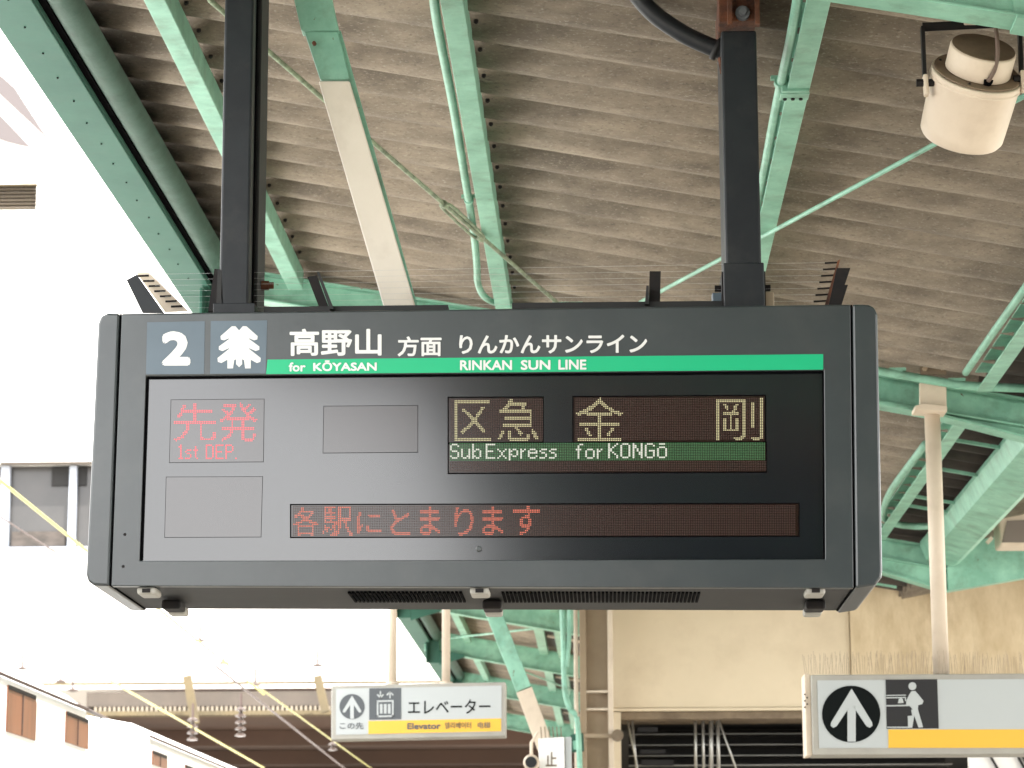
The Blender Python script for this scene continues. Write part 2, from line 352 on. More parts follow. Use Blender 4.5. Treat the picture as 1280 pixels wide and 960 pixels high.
# purlins, one per bay
def chan(bm, x, y0, y1, wdt=.062, dep=.085, dz=0):
    z = roofz(x) - AMP - .002 + dz
    box(bm, x - wdt / 2, x + wdt / 2, y0, y1, z - dep, z - dep + .006)
    box(bm, x + wdt / 2 - .006, x + wdt / 2, y0, y1, z - dep + .006, z)
    box(bm, x - wdt / 2, x + wdt / 2 - .006, y0, y1, z - .006, z)
PX = [-1.27, -.395, .553, 1.53]
for x in PX:
    for a, b in zip(RAFT, RAFT[1:]):
        if (x < -.4 and a < CUT) or (x > 1 and a > 15): continue
        bm = bmesh.new(); chan(bm, x, a + .075, b - .075 if x < 1 else b - .3); obj('purlin', bm, M['mint'], can, bevel=.002)
# bolt heads / hook bolts along purlins
hb = bmesh.new(); lathe(hb, [(.007, 0), (.007, -.008), (.003, -.012)], 6)
me = bpy.data.meshes.new('hook_bolt'); hb.to_mesh(me); hb.free(); me.materials.append(M['black_metal'])
for x in PX[:3]:
    for k in range(24):
        y = 6.55 + k * PER
        if any(abs(y - r) < .1 for r in RAFT): continue
        o = bpy.data.objects.new('hook_bolt', me); col.objects.link(o); o.parent = can; o.location = (x + .045, y, roofz(x) - AMP + .012)
# bolted splice on the purlin right of the right hanging post
p = onroof(994, 118, -.135); bm = bmesh.new(); box(bm, p.x - .040, p.x + .036, p.y - .05, p.y - .03, p.z - .006, p.z + .03); box(bm, p.x - .042, p.x + .038, p.y - .03, p.y + .03, p.z - .008, p.z - .002)
sp_ = obj('splice_plate', bm, M['mint'], can, bevel=.002)
for dx in (-.028, -.006, .016): bm = bmesh.new(); lathe(bm, [(.006, 0), (.005, -.005)], 6, (p.x + dx, p.y + .012, p.z - .008)); obj('bolt_head', bm, M['black_metal'], sp_)
# dark panels with pale battens in the far bays
for a, b in ((21.3, 25.0), (25.0, 29.0), (29.0, 34.0)):
    bm = bmesh.new(); prism(bm, [(-.52, a + .5, roofz(-.52) - .075), (.12, a + .5, roofz(.12) - .075), (.12, a + .5, roofz(.12) - .065), (-.52, a + .5, roofz(-.52) - .065)], (0, b - a - 1.0, 0))
    dp = obj('dark_panel', bm, M['sheet_dark'], can)
    for t_ in (.3, .62):
        bm = bmesh.new(); y_ = a + .5 + (b - a - 1) * t_; beam(bm, (-.50, y_, roofz(-.50) - .09), (.10, y_, roofz(.10) - .09), .05, .018); obj('batten', bm, M['cream'], dp)
    bm = bmesh.new(); beam(bm, (-.56, a + .1, roofz(-.56) - .10), (-.56, b - .1, roofz(-.56) - .10), .08, .05); obj('panel_rail', bm, M['mint'], dp)
# left eaves: edge plate, round gutter, black filler in the gap
for a, b in zip(RAFT, RAFT[1:]):
    if a < CUT: continue
    bm = bmesh.new()
    zt = 4.22
    # edge channel: web face outer, wide bottom flange
    prism(bm, [(-1.768, a + .004, zt - .004), (-1.768, a + .004, zt - .012), (-1.622, a + .004, zt - .012), (-1.622, a + .004, zt - .004)], (0, b - a - .008, 0))
    box(bm, -1.768, -1.758, a + .004, b - .004, zt, zt + .19)
    box(bm, -1.632, -1.622, a + .004, b - .004, zt, zt + .05)
    obj('edge_channel', bm, M['deep_green'], can, bevel=.003)
    obj('gap_filler', bx(-1.621, -1.600, a + .06, b - .06, 4.235, 4.40), M['black'], can)  # black filler added to close light slits; the gap's shade is its colour
    bm = bmesh.new(); n = 12; pr = []
    for k in range(n + 1):
        t = math.pi * k / n; pr.append((-1.560 - .050 * math.cos(t), 4.275 - .052 * math.sin(t)))
    pts = [(x, a + .06, z) for x, z in pr] + [(x * 1.0 + (-.0), a + .06, z + .006) for x, z in pr[::-1]]
    ring0 = [bm.verts.new((x, a + .06, z)) for x, z in pr]; ring1 = [bm.verts.new((x, b - .06, z)) for x, z in pr]
    for k in range(n): bm.faces.new([ring0[k], ring0[k + 1], ring1[k + 1], ring1[k]])
    bmesh.ops.solidify(bm, geom=bm.faces[:], thickness=.004)
    obj('eaves_gutter', bm, M['gutter'], can, smooth=True)
# bolt holes along the edge channel
bm = bmesh.new()
for k in range(16):
    y = 7.0 + k * .24
    if y > 10.6: break
    lathe(bm, [(.003, 0), (.003, .004)], 8, (-1.69 + .004 * (k % 2), y, 4.204))
stuff(obj('bolt_hole', bm, M['black'], can))
# end plates where the edge channel meets the first rafter
for y in [r for r in RAFT if r > 6]:
    bm = bmesh.new()
    box(bm, -1.66, -1.54, y - .075, y - .065, 4.02, 4.30); box(bm, -1.66, -1.648, y - .16, y - .076, 4.02, 4.20)
    prism(bm, [(-1.54, y - .072, 4.14), (-1.30, y - .072, 4.10), (-1.30, y - .072, 4.07), (-1.54, y - .072, 4.00)], (0, .01, 0))
    obj('end_plate', bm, M['deep_green'], can, bevel=.002)
    bm = bmesh.new(); tube(bm, [(-1.50, y - .010, 4.21), (-1.50, y - .03, 4.21)], .014, 8); obj('bolt_head', bm, M['mint'], can)
# valley gutter
for a, b in zip(RAFT, RAFT[1:]):
    if a > 15: continue   # beyond this rafter the stair enclosure takes over
    bm = bmesh.new(); prism(bm, [(1.78, a + .07, 3.70), (1.81, a + .07, 3.62), (1.96, a + .07, 3.58), (2.0, a + .07, 3.60), (2.02, a + .07, 3.73), (1.78, a + .07, 3.725)], (0, b - a - .14, 0))
    obj('valley_gutter', bm, M['mint'], can, bevel=.003)
# pale battens across the dark strip
for y0 in [r for r in RAFT if 10 < r < 22]:
    for k, dy in enumerate((1.0, 1.75, 2.6, 2.9)):
        bm = bmesh.new(); beam(bm, (1.54, y0 + dy, roofz(1.54) - .085), (1.84, y0 + dy, roofz(1.84) - .085), .022, .014); obj('batten', bm, M['mint'], can)
# gutter edge in the far valley
# bracing rods with turnbuckles
def rod(p0, p1, r, tb=None, m=None):
    m = m or M['mint']
    bm = bmesh.new(); tube(bm, [p0, p1], r, 8); o = obj('tie_rod', bm, m, can, smooth=True)
    if tb:
        a, b = tb; a = Vector(a); b = Vector(b); t = (b - a).normalized(); u = t.cross(Vector((0, 0, 1))).normalized()
        bm = bmesh.new(); tube(bm, smooth_path([a, a + t * .03 + u * .02, b - t * .03 + u * .02, b]), .0055, 6); tube(bm, smooth_path([a, a + t * .03 - u * .02, b - t * .03 - u * .02, b]), .0055, 6)
        tube(bm, [a - t * .02, a + t * .012], .013, 8); tube(bm, [b - t * .012, b + t * .02], .013, 8)
        obj('turnbuckle', bm, m, o, smooth=True)
DZ = -.15
rod(onroof(262, 0, DZ), onroof(712, 392, DZ), .0075, (onroof(556, 256, DZ), onroof(600, 297, DZ)), M['rod'])
rod(onroof(1420, 45, DZ), onroof(800, 378, DZ), .0075)
bm = bmesh.new(); p = onroof(700, 384, DZ); box(bm, p.x - .03, p.x + .09, p.y - .005, p.y + .005, p.z - .02, p.z + .02); obj('gusset', bm, M['mint'], can)
for (a, b, c, d) in ((15.3, -1.1, 20, .2), (21.5, -.2, 24.8, -1.5), (25.2, -1.4, 28.8, .0)):
    rod((b, a, roofz(b) + DZ), (d, c, roofz(d) + DZ), .009)
for s in range(2): # far diagonal struts at the column lines
    pass
arm = bmesh.new(); beam(arm, at(535, 560, 17.1), at(655, 862, 17.1), .10, .10, (0, 1, 0)); obj('column_arm', arm, M['mint'], can, bevel=.004)
arm = bmesh.new(); beam(arm, at(655.4, 863, 17.1), at(738, 1085, 17.1), .105, .105, (0, 1, 0)); obj('column_arm', arm, M['cream'], can, bevel=.004)

# painted conduits
def conduit(pts, r, m, label, clamps=(), curved=True, group='conduits clipped to the canopy steelwork'):
    t = thing('conduit_pipe', label, 'pipe', group)
    bm = bmesh.new(); tube(bm, smooth_path(pts) if curved else pts, r, 10); obj('pipe', bm, m, t, smooth=True)
    for c in clamps:
        bm = bmesh.new(); tube(bm, [Vector(c) - Vector((0, .012, 0)), Vector(c) + Vector((0, .012, 0))], r * 1.25, 10); box(bm, c[0] - r * 1.9, c[0] + r * 1.9, c[1] - .01, c[1] + .01, c[2] + r * .6, c[2] + r * 1.3)
        obj('pipe_clamp', bm, m, t)
    return t
dz = -.12
def rp(px, py): return onroof(px, py, dz)
conduit([rp(541, -40), rp(545, 20), rp(566, 130), rp(580, 215), rp(592, 290), rp(596, 330), rp(597, 352), rp(604, 369), rp(618, 378), rp(640, 381)], .0135, M['mint'], 'mint conduit beside the middle purlin, bending round its end above the display', [rp(586, 250)])
conduit([rp(1003, -40), rp(990, 40), rp(971, 130), rp(955, 215), rp(944, 268)], .0135, M['mint'], 'mint conduit beside the purlin right of the right hanging post', [rp(975, 103)])
rp2 = lambda px, py: onroof(px, py, -.10)
conduit([rp2(1420, 150), rp2(1290, 347), rp2(1280, 362), rp2(1240, 418), rp2(1207, 466)], .014, M['mint'], 'mint conduit running to the right edge of the photo above the cream post', [])
conduit([rp2(1157, 555), rp2(1126, 596), rp2(1112, 617), rp2(1105, 636), rp2(1106, 648), rp2(1120, 655), rp2(1150, 658), rp2(1200, 656)], .018, M['mint'], 'looped mint conduit wrapping round the purlin end left of the cream post', [])
conduit([at(1040, 452, 10.72), at(1100, 464, 10.72), at(1180, 478, 10.72), at(1220, 483, 10.72), at(1300, 486, 10.72)], .018, M['mint'], 'horizontal mint conduit running along the rafter behind the cream post bracket', [at(1122, 467, 10.72), at(1196, 480, 10.72)])
conduit([at(700, 690, 16.9), at(704, 790, 16.9), at(706, 860, 16.9), at(712, 885, 16.9), at(722, 905, 16.9), at(726, 1000, 16.9)], .018, M['mint'], 'pale green conduit dropping beside the tan column to the small white sign')
conduit([at(712, 690, 16.9), at(712, 760, 16.9), at(711, 800, 16.9), at(708, 835, 16.9)], .016, M['mint'], 'short pale green conduit between the column and its longer neighbour')

# ================================================================= DEPARTURE BOARD
YF = 6.6; YB = 7.13
bd = thing('departure_board', 'dark grey hanging LED departure board with green line strip, numbered 2, for Koyasan', 'departure board', loc=(0, 0, 0))
obj('housing', hexa([(152, 392), (1063, 381), (1067, 734), (139, 732)], YF + .03, YB), M['housing_under'], bd, bevel=.004)
# face frame ring
outer = [(152, 392), (1063, 380.5), (1067, 735), (139, 732.5)]; inner = [(182.5, 470.5), (1030, 463), (1031.5, 699), (174.5, 701)]
bm = bmesh.new()
of = [bm.verts.new(at(x, y, YF)) for x, y in outer]; inf = [bm.verts.new(at(x, y, YF)) for x, y in inner]
ob = [bm.verts.new(at(x, y, YF) + Vector((0, .029, 0))) for x, y in outer]; ib = [bm.verts.new(at(x, y, YF) + Vector((0, .029, 0))) for x, y in inner]
for i in range(4):
    j = (i + 1) % 4
    bm.faces.new([of[i], of[j], inf[j], inf[i]]); bm.faces.new([of[i], ob[i], ob[j], of[j]]); bm.faces.new([inf[i], inf[j], ib[j], ib[i]]); bm.faces.new([ob[i], ib[i], ib[j], ob[j]])
obj('face_frame', bm, M['housing'], bd, bevel=.003)
# end caps with rounded outer corners
def cap(pts, name='end_cap'):
    return obj(name, hexa(pts, YF - .002, YB + .01), M['housing'], bd, bevel=.006)
cap([(149.5, 391.5), (136.5, 732.5), (117, 731.5), (110, 727), (107.5, 718), (122.5, 404), (126, 395), (134, 391)])
cap([(1065.5, 380), (1086, 380.5), (1093, 384), (1097, 393), (1103, 713), (1102, 722), (1095, 731), (1069.5, 735)])
# seam
obj('seam_gasket', hexa([(150, 392), (151.6, 392), (138.8, 732), (136.8, 732)], YF + .006, YB - .01), M['black'], bd)
obj('seam_gasket', hexa([(1063.4, 381), (1065.2, 381), (1069.2, 734), (1067.3, 734)], YF + .006, YB - .01), M['black'], bd)
# screen
screen = obj('screen', hexa([(181, 469), (1032, 461.5), (1033, 700.5), (173, 702.5)], YF + .016, YF + .0285), M['glass'], bd)
bm = bmesh.new()   # black gasket round the screen
for q in ([(182.5, 470.5), (1030, 463), (1030, 465.4), (184.5, 472.6)], [(182.5, 470.5), (185, 472.6), (177.4, 699), (174.5, 701)], [(1030, 463), (1031.5, 699), (1029.6, 699), (1028.2, 465)]): pxprism(q, YF + .006, .0095, bm)
obj('screen_gasket', bm, M['black'], bd)
def led_window(pts, m, rim=1.6):
    cx = sum(p[0] for p in pts) / 4; cy = sum(p[1] for p in pts) / 4
    o = [(x + (rim if x > cx else -rim), y + (rim if y > cy else -rim)) for x, y in pts]
    f = obj('window_rim', pxprism(o, YF + .0152, .0006), M['black'], screen)
    g = obj('led_window', pxprism(pts, YF + .0142, .0008), m, screen); return g
YD = YF + .0137
led_window([(214, 500), (330, 499), (329, 577), (212, 578)], M['led_grey'], .55)
led_window([(208, 596.5), (328, 596), (326, 671), (206, 671.5)], M['led_grey'], .55)
led_window([(405, 508), (522, 507), (522, 565), (404, 566)], M['led_grey'], .6)
led_window([(561, 497.5), (678, 497), (678, 552.5), (561, 553)], M['led_off'])
led_window([(717, 496.5), (956, 495), (956, 552), (717, 552.5)], M['led_off'])
led_window([(561, 555), (957, 553.6), (957, 589.5), (561, 591)], M['led_off'])
led_window([(364, 631.5), (998, 630), (998, 669.5), (364, 671)], M['led_off'])
# lit dots
P = 2.18
M['led_dim'] = mat('led_unlit_dot', (.035, .014, .009), .5)
for nc, nr, xa, ya, sl in ((287, 18, 366, 632.2, -.0015), (108, 25, 719, 497.8, -.004), (53, 25, 563, 498.8, -.003), (181, 6, 562, 577, -.003)):
    dots('led_matrix', [(c, r) for c in range(nc) for r in range(nr)], xa, ya, 2.19, 2.1, YD + .0003, M['led_dim'], screen, slope=sl, size=.55)
dots('led_green_band', [(c, r) for c in range(181) for r in range(11)], 562, 553.6, P, 2.05, YD + .0004, M['led_green'], screen, slope=-.002, size=.66)
for wd, x0, px_ in (('Sub', 562.5, 2.3), ('Express', 607, 2.4), ('for', 719.5, 2.4), ('KONGQ', 760, 2.55)):
    led_word(wd, x0, 554.6 if 'Q' not in wd else 554.0, 2.1, YD, M['led_white'], screen, slope=-.002, size=.85, px=px_)
led_glyph('区', 568, 614, 500, 551.5, 24, YD, M['led_amber'], screen)
led_glyph('急', 622, 673, 498.5, 551.5, 24, YD, M['led_amber'], screen)
led_glyph('金', 719.5, 779, 496.5, 551.5, 26, YD, M['led_amber'], screen)
led_glyph('剛', 895, 954, 497, 550.5, 27, YD, M['led_amber'], screen)
led_glyph('先', 217, 270, 504, 552, 24, YD, M['led_red'], screen, size=.64)
led_glyph('発', 273, 322, 503, 552, 24, YD, M['led_red'], screen, size=.64)
led_word('1st', 223, 555.5, 2.05, YD, M['led_red'], screen, gap=1, size=.75)
led_word('DEP.', 257, 555.5, 2.05, YD, M['led_red'], screen, gap=1, size=.75)
for ch, x0, x1, t, b in (('各', 366, 398, 634, 670), ('駅', 403, 441, 633, 670), ('に', 446, 477, 640, 667), ('と', 488, 513, 637, 669), ('ま', 525, 550, 633, 669), ('り', 568, 592, 634, 670), ('ま', 603, 629, 633, 669), ('す', 641, 675, 632, 669)):
    led_glyph(ch, x0, x1, t, b, 16, YD, M['led_orange'], screen, thr=.36, size=.56)
# header: number and pictogram panels
YP = YF - .0012
obj('number_panel', pxprism([(184, 403), (256, 401.5), (255, 467.5), (182.5, 468)], YP, .0011), M['pict'], bd)
obj('pictogram_panel', pxprism([(263.5, 401.3), (334, 400.5), (332, 466.8), (262.5, 467.4)], YP, .0011), M['pict'], bd)
place_text('numeral', '2', 202, 238, 414, 457, YP - .0006, M['white_print'], bd, bold=.035)
tree = [(502, 128), (484, 108), (466, 108), (410, 156), (412, 172), (428, 176), (452, 166), (452, 170), (402, 206), (402, 222), (420, 228), (452, 214), (452, 218), (395, 262), (397, 280), (414, 286), (444, 270), (444, 312), (472, 312), (478, 272), (487, 268), (487, 292), (502, 306)]
tree = [(500 + (x - 502) * .98, y) for x, y in tree]
poly = [(170 + x / 3.88, 380 + y / 3.88) for x, y in tree]; cxp = 170 + 500 / 3.88
full = poly + [(2 * cxp - x, y) for x, y in poly[-2:0:-1]]
obj('tree_emblem', pxprism(full, YP - .0008, .0007), M['white_print'], bd)
place_text('line_name', '高野山', 362, 477, 411, 445, YP, M['white_print'], bd, bold=.022, slope=-.004)
place_text('line_name', '方面', 497, 552, 420.5, 445.5, YP, M['white_print'], bd, bold=.022, slope=-.005)
place_text('line_name', 'りんかんサンライン', 574, 809, 419, 442.5, YP, M['white_print'], bd, bold=.024, slope=-.005)
obj('green_strip', pxprism([(334.5, 449.5), (1029, 442.7), (1029, 462), (332.5, 467.6)], YP, .0011), M['strip'], bd)
place_text('line_name', 'for', 361, 382, 453, 464.5, YP - .0006, M['white_print'], bd, bold=.025)
place_text('line_name', 'KŌYASAN', 391.5, 471, 450.5, 464, YP - .0006, M['white_print'], bd, bold=.03, slope=-.006)
for wd_, xa_, xb_, ya_ in (('RINKAN', 575, 640, 450.3), ('SUN', 651, 688, 450.0), ('LINE', 698, 733, 449.6)): place_text('line_name', wd_, xa_, xb_, ya_, ya_ + 12.5, YP - .0006, M['white_print'], bd, bold=.028, slope=-.004)
bm = bmesh.new(); c = at(598.5, 686, YF + .014); lathe(bm, [(.0075, 0), (.0075, .003), (.005, .004)], 12); bm.transform(Matrix.Translation(c) @ Matrix.Rotation(math.pi / 2, 4, 'X')); obj('keyhole', bm, M['housing'], bd)
for x, y in ((156, 668), (154, 708)):
    bm = bmesh.new(); c = at(x, y, YF); lathe(bm, [(.004, 0), (.003, .002)], 8); bm.transform(Matrix.Translation(c) @ Matrix.Rotation(math.pi / 2, 4, 'X')); obj('screw', bm, M['black_metal'], bd)
# underside: vent slots and latches
zb = at(600, 733, YF).z
def vents(x0, x1, n):
    bm = bmesh.new()
    for k in range(n):
        px = x0 + (x1 - x0) * k / (n - 1)
        for (ya, yb) in ((.13, .33),):
            a = at(px, 733, YF); d = .006
            z = a.z - .0005
            box(bm, a.x - .0033, a.x + .0033, YF + ya, YF + yb, z - .0006, z + .004)
    return stuff(obj('vent_slots', bm, M['black'], bd))
vents(430, 572, 28); vents(626, 876, 50)
for px in (182, 599, 1020):
    a = at(px, 732, YF)
    lt = bmesh.new(); box(lt, a.x - .024, a.x + .024, YF + .012, YF + .10, a.z - .020, a.z - .002); o = obj('latch', lt, M['sign_frame'], bd, bevel=.006)
    lt = bmesh.new(); box(lt, a.x - .010, a.x + .010, YF + .008, YF + .013, a.z - .016, a.z - .006); obj('latch_hook', lt, M['black_metal'], o)
    lt = bmesh.new(); box(lt, a.x - .005, a.x + .045, YF + .27, YF + .36, a.z - .026, a.z - .002); o = obj('latch', lt, M['black_metal'], bd, bevel=.006)
    lt = bmesh.new(); box(lt, a.x - .003, a.x + .043, YF + .362, YF + .43, a.z - .030, a.z - .008); obj('latch_plate', lt, M['sign_frame'], o, bevel=.006)
# top: low ledge plates
obj('top_ledge', hexa([(330, 383.5), (560, 381), (560, 387), (330, 390)], YF + .12, YB - .03), M['housing_under'], bd)
obj('top_ledge', hexa([(640, 378.5), (905, 376), (905, 384), (640, 386)], YF + .12, YB - .03), M['housing_under'], bd)

# bird wire fence on top of the board
def slab(pts, Y, th, m, par, name): return obj(name, pxprism(pts, Y, th), m, par)
bf = thing('bird_wire_bracket', 'slanted pale bracket with pegs on the top left corner of the departure board', 'bracket', 'bird wire brackets on the departure board')
slab([(170, 341), (186, 340), (236, 389), (206, 390)], 6.8, .004, M['cream'], bf, 'peg_plate')
slab([(158, 350), (171, 343), (205, 391), (178, 391)], 6.72, .006, M['pole'], bf, 'side_plate')
for k in range(7):
    t = k / 6.6; x = 172 + 46 * t; y = 345 + 42 * t
    bm = bmesh.new(); tube(bm, [at(x, y, 6.79), at(x + 14, y - .5, 6.79)], .0028, 6); obj('peg', bm, M['black_metal'], bf)
bf = thing('bird_wire_bracket', 'dark slanted bracket with a comb of pegs on the top right of the departure board', 'bracket', 'bird wire brackets on the departure board')
slab([(1046, 335), (1063, 335), (1056, 356), (1060, 356), (1052, 381), (1036, 381)], 6.72, .012, M['black_metal'], bf, 'side_plate')
slab([(1047, 326), (1050, 324), (1037, 381), (1031, 381)], 6.75, .006, M['rust'], bf, 'peg_plate')
for k in range(7):
    t = k / 6; x = 1048 - 14 * t; y = 328 + 48 * t
    bm = bmesh.new(); tube(bm, [at(x, y, 6.755), at(x - 17, y + 1, 6.755)], .0026, 6); obj('peg', bm, M['black_metal'], bf)
for lab, p1, p2 in (('thin dark bracket standing just left of the left hanging post', [(268, 336), (276, 336), (274, 388), (260, 389)], [(272, 337), (277, 337), (279, 388), (270, 388)]),
                    ('leaning black bracket on the board right of the left hanging post', [(384, 346), (396, 344), (412, 387), (400, 387)], [(396, 340), (399, 340), (417, 386), (412, 386)]),
                    ('upright black bracket on the board left of the right hanging post', [(812, 339), (826, 339), (825, 380), (811, 380)], [(808, 357), (811, 357), (811, 380), (806, 380)])):
    bf = thing('bird_wire_bracket', lab, 'bracket', 'bird wire brackets on the departure board')
    slab(p1, 6.74, .02, M['black_metal'], bf, 'side_plate'); slab(p2, 6.7, .06, M['housing_under'], bf, 'foot_plate')
bw = thing('bird_wires', 'thin clear bird wires strung between brackets above the departure board', 'wires')
for k in range(7):
    t = k / 6; bm = bmesh.new(); tube(bm, [at(180 + 40 * t, 343 + 42 * t, 6.78), at(1046 - 12 * t, 328 + 48 * t, 6.76)], .0003, 4); obj('wire', bm, M['clear'], bw)

# ================================================================= HANGING POSTS
def post(pxb, w_px, ytop, label, extras):
    t = thing('hanging_post', label, 'post', 'posts carrying the departure board')
    a = at(pxb, 386, 6.7); wd = w_px / F * 6.7; h = at(pxb, ytop, 6.7).z
    obj('post', bx(a.x, a.x + wd, 6.7, 6.94, a.z - .01, h), M['pole'], t, bevel=.006)
    return t, a, wd
t, a, wd = post(273.5, 38, -95, 'left square dark post holding up the departure board', 0)
obj('post_seam', bx(a.x + wd, a.x + wd + .004, 6.76, 6.775, a.z, 4.25), M['black'], t)
obj('post_rib', bx(a.x + wd, a.x + wd + .010, 6.8, 6.945, a.z, 4.25), M['housing_under'], t, bevel=.003)
bm = bmesh.new(); c = at(330, 357, 6.88); tube(bm, [(a.x + wd, 6.88, c.z), (a.x + wd + .03, 6.88, c.z)], .013, 8); tube(bm, [(a.x + wd + .03, 6.88, c.z), (a.x + wd + .042, 6.88, c.z)], .009, 8); obj('side_bolt', bm, M['rust'], t)
obj('foot_plate', bx(a.x - .012, a.x + wd + .02, 6.68, 6.96, a.z - .016, a.z + .010), M['pole'], t, bevel=.002)
t, a, wd = post(908, 46, 38, 'right square dark post with a rusty bolted top, carrying the departure board', 0)
o = obj('rusty_head', bx(a.x - .004, a.x + wd + .002, 6.72, 6.93, at(0, 37, 6.7).z + .002, 4.25), M['rust'], t, bevel=.004)
bm = bmesh.new(); c = at(928, 18, 6.72); tube(bm, [c, c - Vector((0, .016, 0))], .019, 12); tube(bm, [c - Vector((0, .016, 0)), c - Vector((0, .030, 0))], .011, 6); obj('bolt', bm, M['sign_grey2'], o)
for sx in (-1, 1):
    c = at(912 if sx < 0 else 946, 25, 6.72); obj('head_flange', bx(c.x - .006, c.x + .006, 6.69, 6.718, c.z - .02, 4.2), M['rust'], o)
obj('sleeve', bx(a.x - .006, a.x + wd + .006, 6.694, 6.946, a.z - .008, a.z + .12), M['pole'], t, bevel=.003)
for sx, x in ((-1, a.x - .006), (1, a.x + wd + .006)):
    obj('side_flange', bx(min(x, x + sx * .004), max(x, x + sx * .004), 6.71, 6.9, a.z, a.z + .10), M['black_metal'], t)
    obj('foot_angle', bx(min(x, x + sx * .028), max(x, x + sx * .028), 6.75, 6.79, a.z - .004, a.z + .055), M['pict'] if sx < 0 else M['column'], t, bevel=.003)
    bm = bmesh.new(); tube(bm, [(x, 6.77, a.z + .07), (x + sx * .02, 6.77, a.z + .07)], .009, 6); obj('side_bolt', bm, M['black_metal'], t)
# black flexible duct into the right post
t = thing('cable_duct', 'thick curved black cable duct entering the rusty topped right post', 'cable')
bm = bmesh.new(); tube(bm, smooth_path([at(740, -70, 6.8), at(785, -20, 6.8), at(815, 15, 6.8), at(850, 40, 6.8), at(880, 55, 6.8), at(908, 66, 6.8)]), .024, 14); obj('duct', bm, M['pole'], t, smooth=True)
bm = bmesh.new(); tube(bm, [at(893, 60, 6.8), at(899, 63, 6.8)], .031, 14); tube(bm, [at(903, 64, 6.8), at(908, 66, 6.8)], .036, 14); obj('collar', bm, M['housing_under'], t, smooth=True)
bm = bmesh.new(); tube(bm, [at(901, 72, 6.75), at(904, 92, 6.75)], .008, 6); obj('clamp', bm, M['rust'], t)

# inclined brace with cream cover
t = thing('board_brace', 'sloping mint steel brace with cream cover, going up to the roof from behind the board', 'brace')
def inc(p, q, w_px, Y, th, name, m, bev=.004):
    (x0, y0), (x1, y1) = p, q
    return obj(name, pxprism([(x0, y0), (x0 + w_px[0], y0), (x1 + w_px[1], y1), (x1, y1)], Y, th), m, t, bevel=bev)
inc((398, 101), (482, 392), (39, 40), 6.9, .05, 'cover', M['cover'])
inc((377, 30), (400, 99.5), (43, 38), 6.915, .05, 'brace_bar', M['mint'])
inc((347.5, -85), (376.5, 38), (49, 47), 6.9, .05, 'brace_sleeve', M['mint'], .002)
inc((418, 38), (518.5, 392), (8, 6), 6.93, .05, 'brace_flange', M['mint'], .002)
bm = bmesh.new(); c = at(393, 55, 6.9); tube(bm, [c, c - Vector((0, .01, 0))], .006, 6); obj('screw', bm, M['rust'], t)

# ================================================================= LOUDSPEAKER
sp = thing('loudspeaker', 'cream cylindrical loudspeaker in a dark bracket hanging from the mint rafter', 'loudspeaker', loc=(0, 0, 0))
DS = 6.45; top = at(1222, 89, DS); bot = at(1203, 170, DS)
H = .185; axn = Vector((-.17, .66, -.73)).normalized()
Q = axn.to_track_quat('-Z', 'Y').to_matrix().to_4x4(); TM = Matrix.Translation((top.x, DS, top.z)) @ Q
def lobj(name, prof, m, par, n=40, sm=True, bev=0, off=(0, 0, 0)):
    bm = bmesh.new(); lathe(bm, prof, n, off); bm.transform(TM)
    o = obj(name, bm, m, par); 
    for p in o.data.polygons: p.use_smooth = len(p.vertices) == 4
    e = o.modifiers.new('bevel', 'BEVEL'); e.width = .003; e.segments = 2; e.angle_limit = R(40); return o
r0 = 60 / F * DS; r1 = 55 / F * DS
# local z goes from the top (0) downwards to -H
body = lobj('body', [(r0 * .96, -.006), (r0, -.006), (r0 * 1.0, -.02), (r0 * .975, -.024), (r0 * .93, -H * .8), (r1, -H + .012), (r1 * .93, -H)], M['cream'], sp)
lobj('rear_recess', [(r0 * .95, -.005), (r0 * .95, .0005)], M['cream_top'], body)
cup = lobj('rear_cup', [(r0 * .72, .001), (r0 * .72, .058), (r0 * .70, .064)], M['cream'], sp)
lobj('rear_lid', [(r0 * .69, .0645), (r0 * .69, .0665)], M['cream_top'], cup)
for k in range(4):
    an = R(60 + 90 * k); lobj('rim_screw', [(.004, .001), (.004, .0035), (.002, .005)], M['black_metal'], body, 8, off=(r0 * .84 * math.cos(an), r0 * .84 * math.sin(an), 0))
lobj('rim_band', [(r0 * 1.0, -.020), (r0 * 1.012, -.021), (r0 * 1.012, -.027), (r0 * .99, -.028)], M['cream'], body)
# yoke bracket
bm = bmesh.new()
yk0, yk1, yk2, yk3 = at(1153, 34, DS), at(1274, 28, DS), at(1156, 105, DS), at(1277, 100, DS)
beam(bm, yk0, yk1, .006, .022, (0, -.2, 1)); obj('yoke_top', bm, M['black_metal'], sp)
for a_, b_ in ((yk0, yk2), (yk1, yk3)):
    bm = bmesh.new(); beam(bm, a_ + Vector((0, 0, .0)), b_, .009, .024, (0, 1, 0)); obj('yoke_arm', bm, M['black_metal'], sp)
    bm = bmesh.new(); beam(bm, b_ + Vector((0, -.01, .02)), b_ + Vector((.002, -.01, -.035)), .026, .012, (1, 0, 0)); obj('side_lug', bm, M['cream'], sp, bevel=.004)
    bm = bmesh.new(); tube(bm, [b_ + Vector((-.022, -.01, -.0)), b_ + Vector((.022, -.01, -.0))], .010, 8); obj('pivot_bolt', bm, M['black_metal'], sp)
bm = bmesh.new(); beam(bm, at(1213, 32, DS), at(1211, -14, DS), .035, .012, (0, 1, 0)); obj('hanger_clamp', bm, M['cream'], sp, bevel=.004)
bm = bmesh.new(); tube(bm, smooth_path([at(1236, -30, 6.35), at(1243, 20, 6.35), at(1247, 60, 6.35), at(1244, 85, 6.36), at(1235, 102, 6.38)]), .0055, 8); obj('cable', bm, M['cable'], sp, smooth=True)
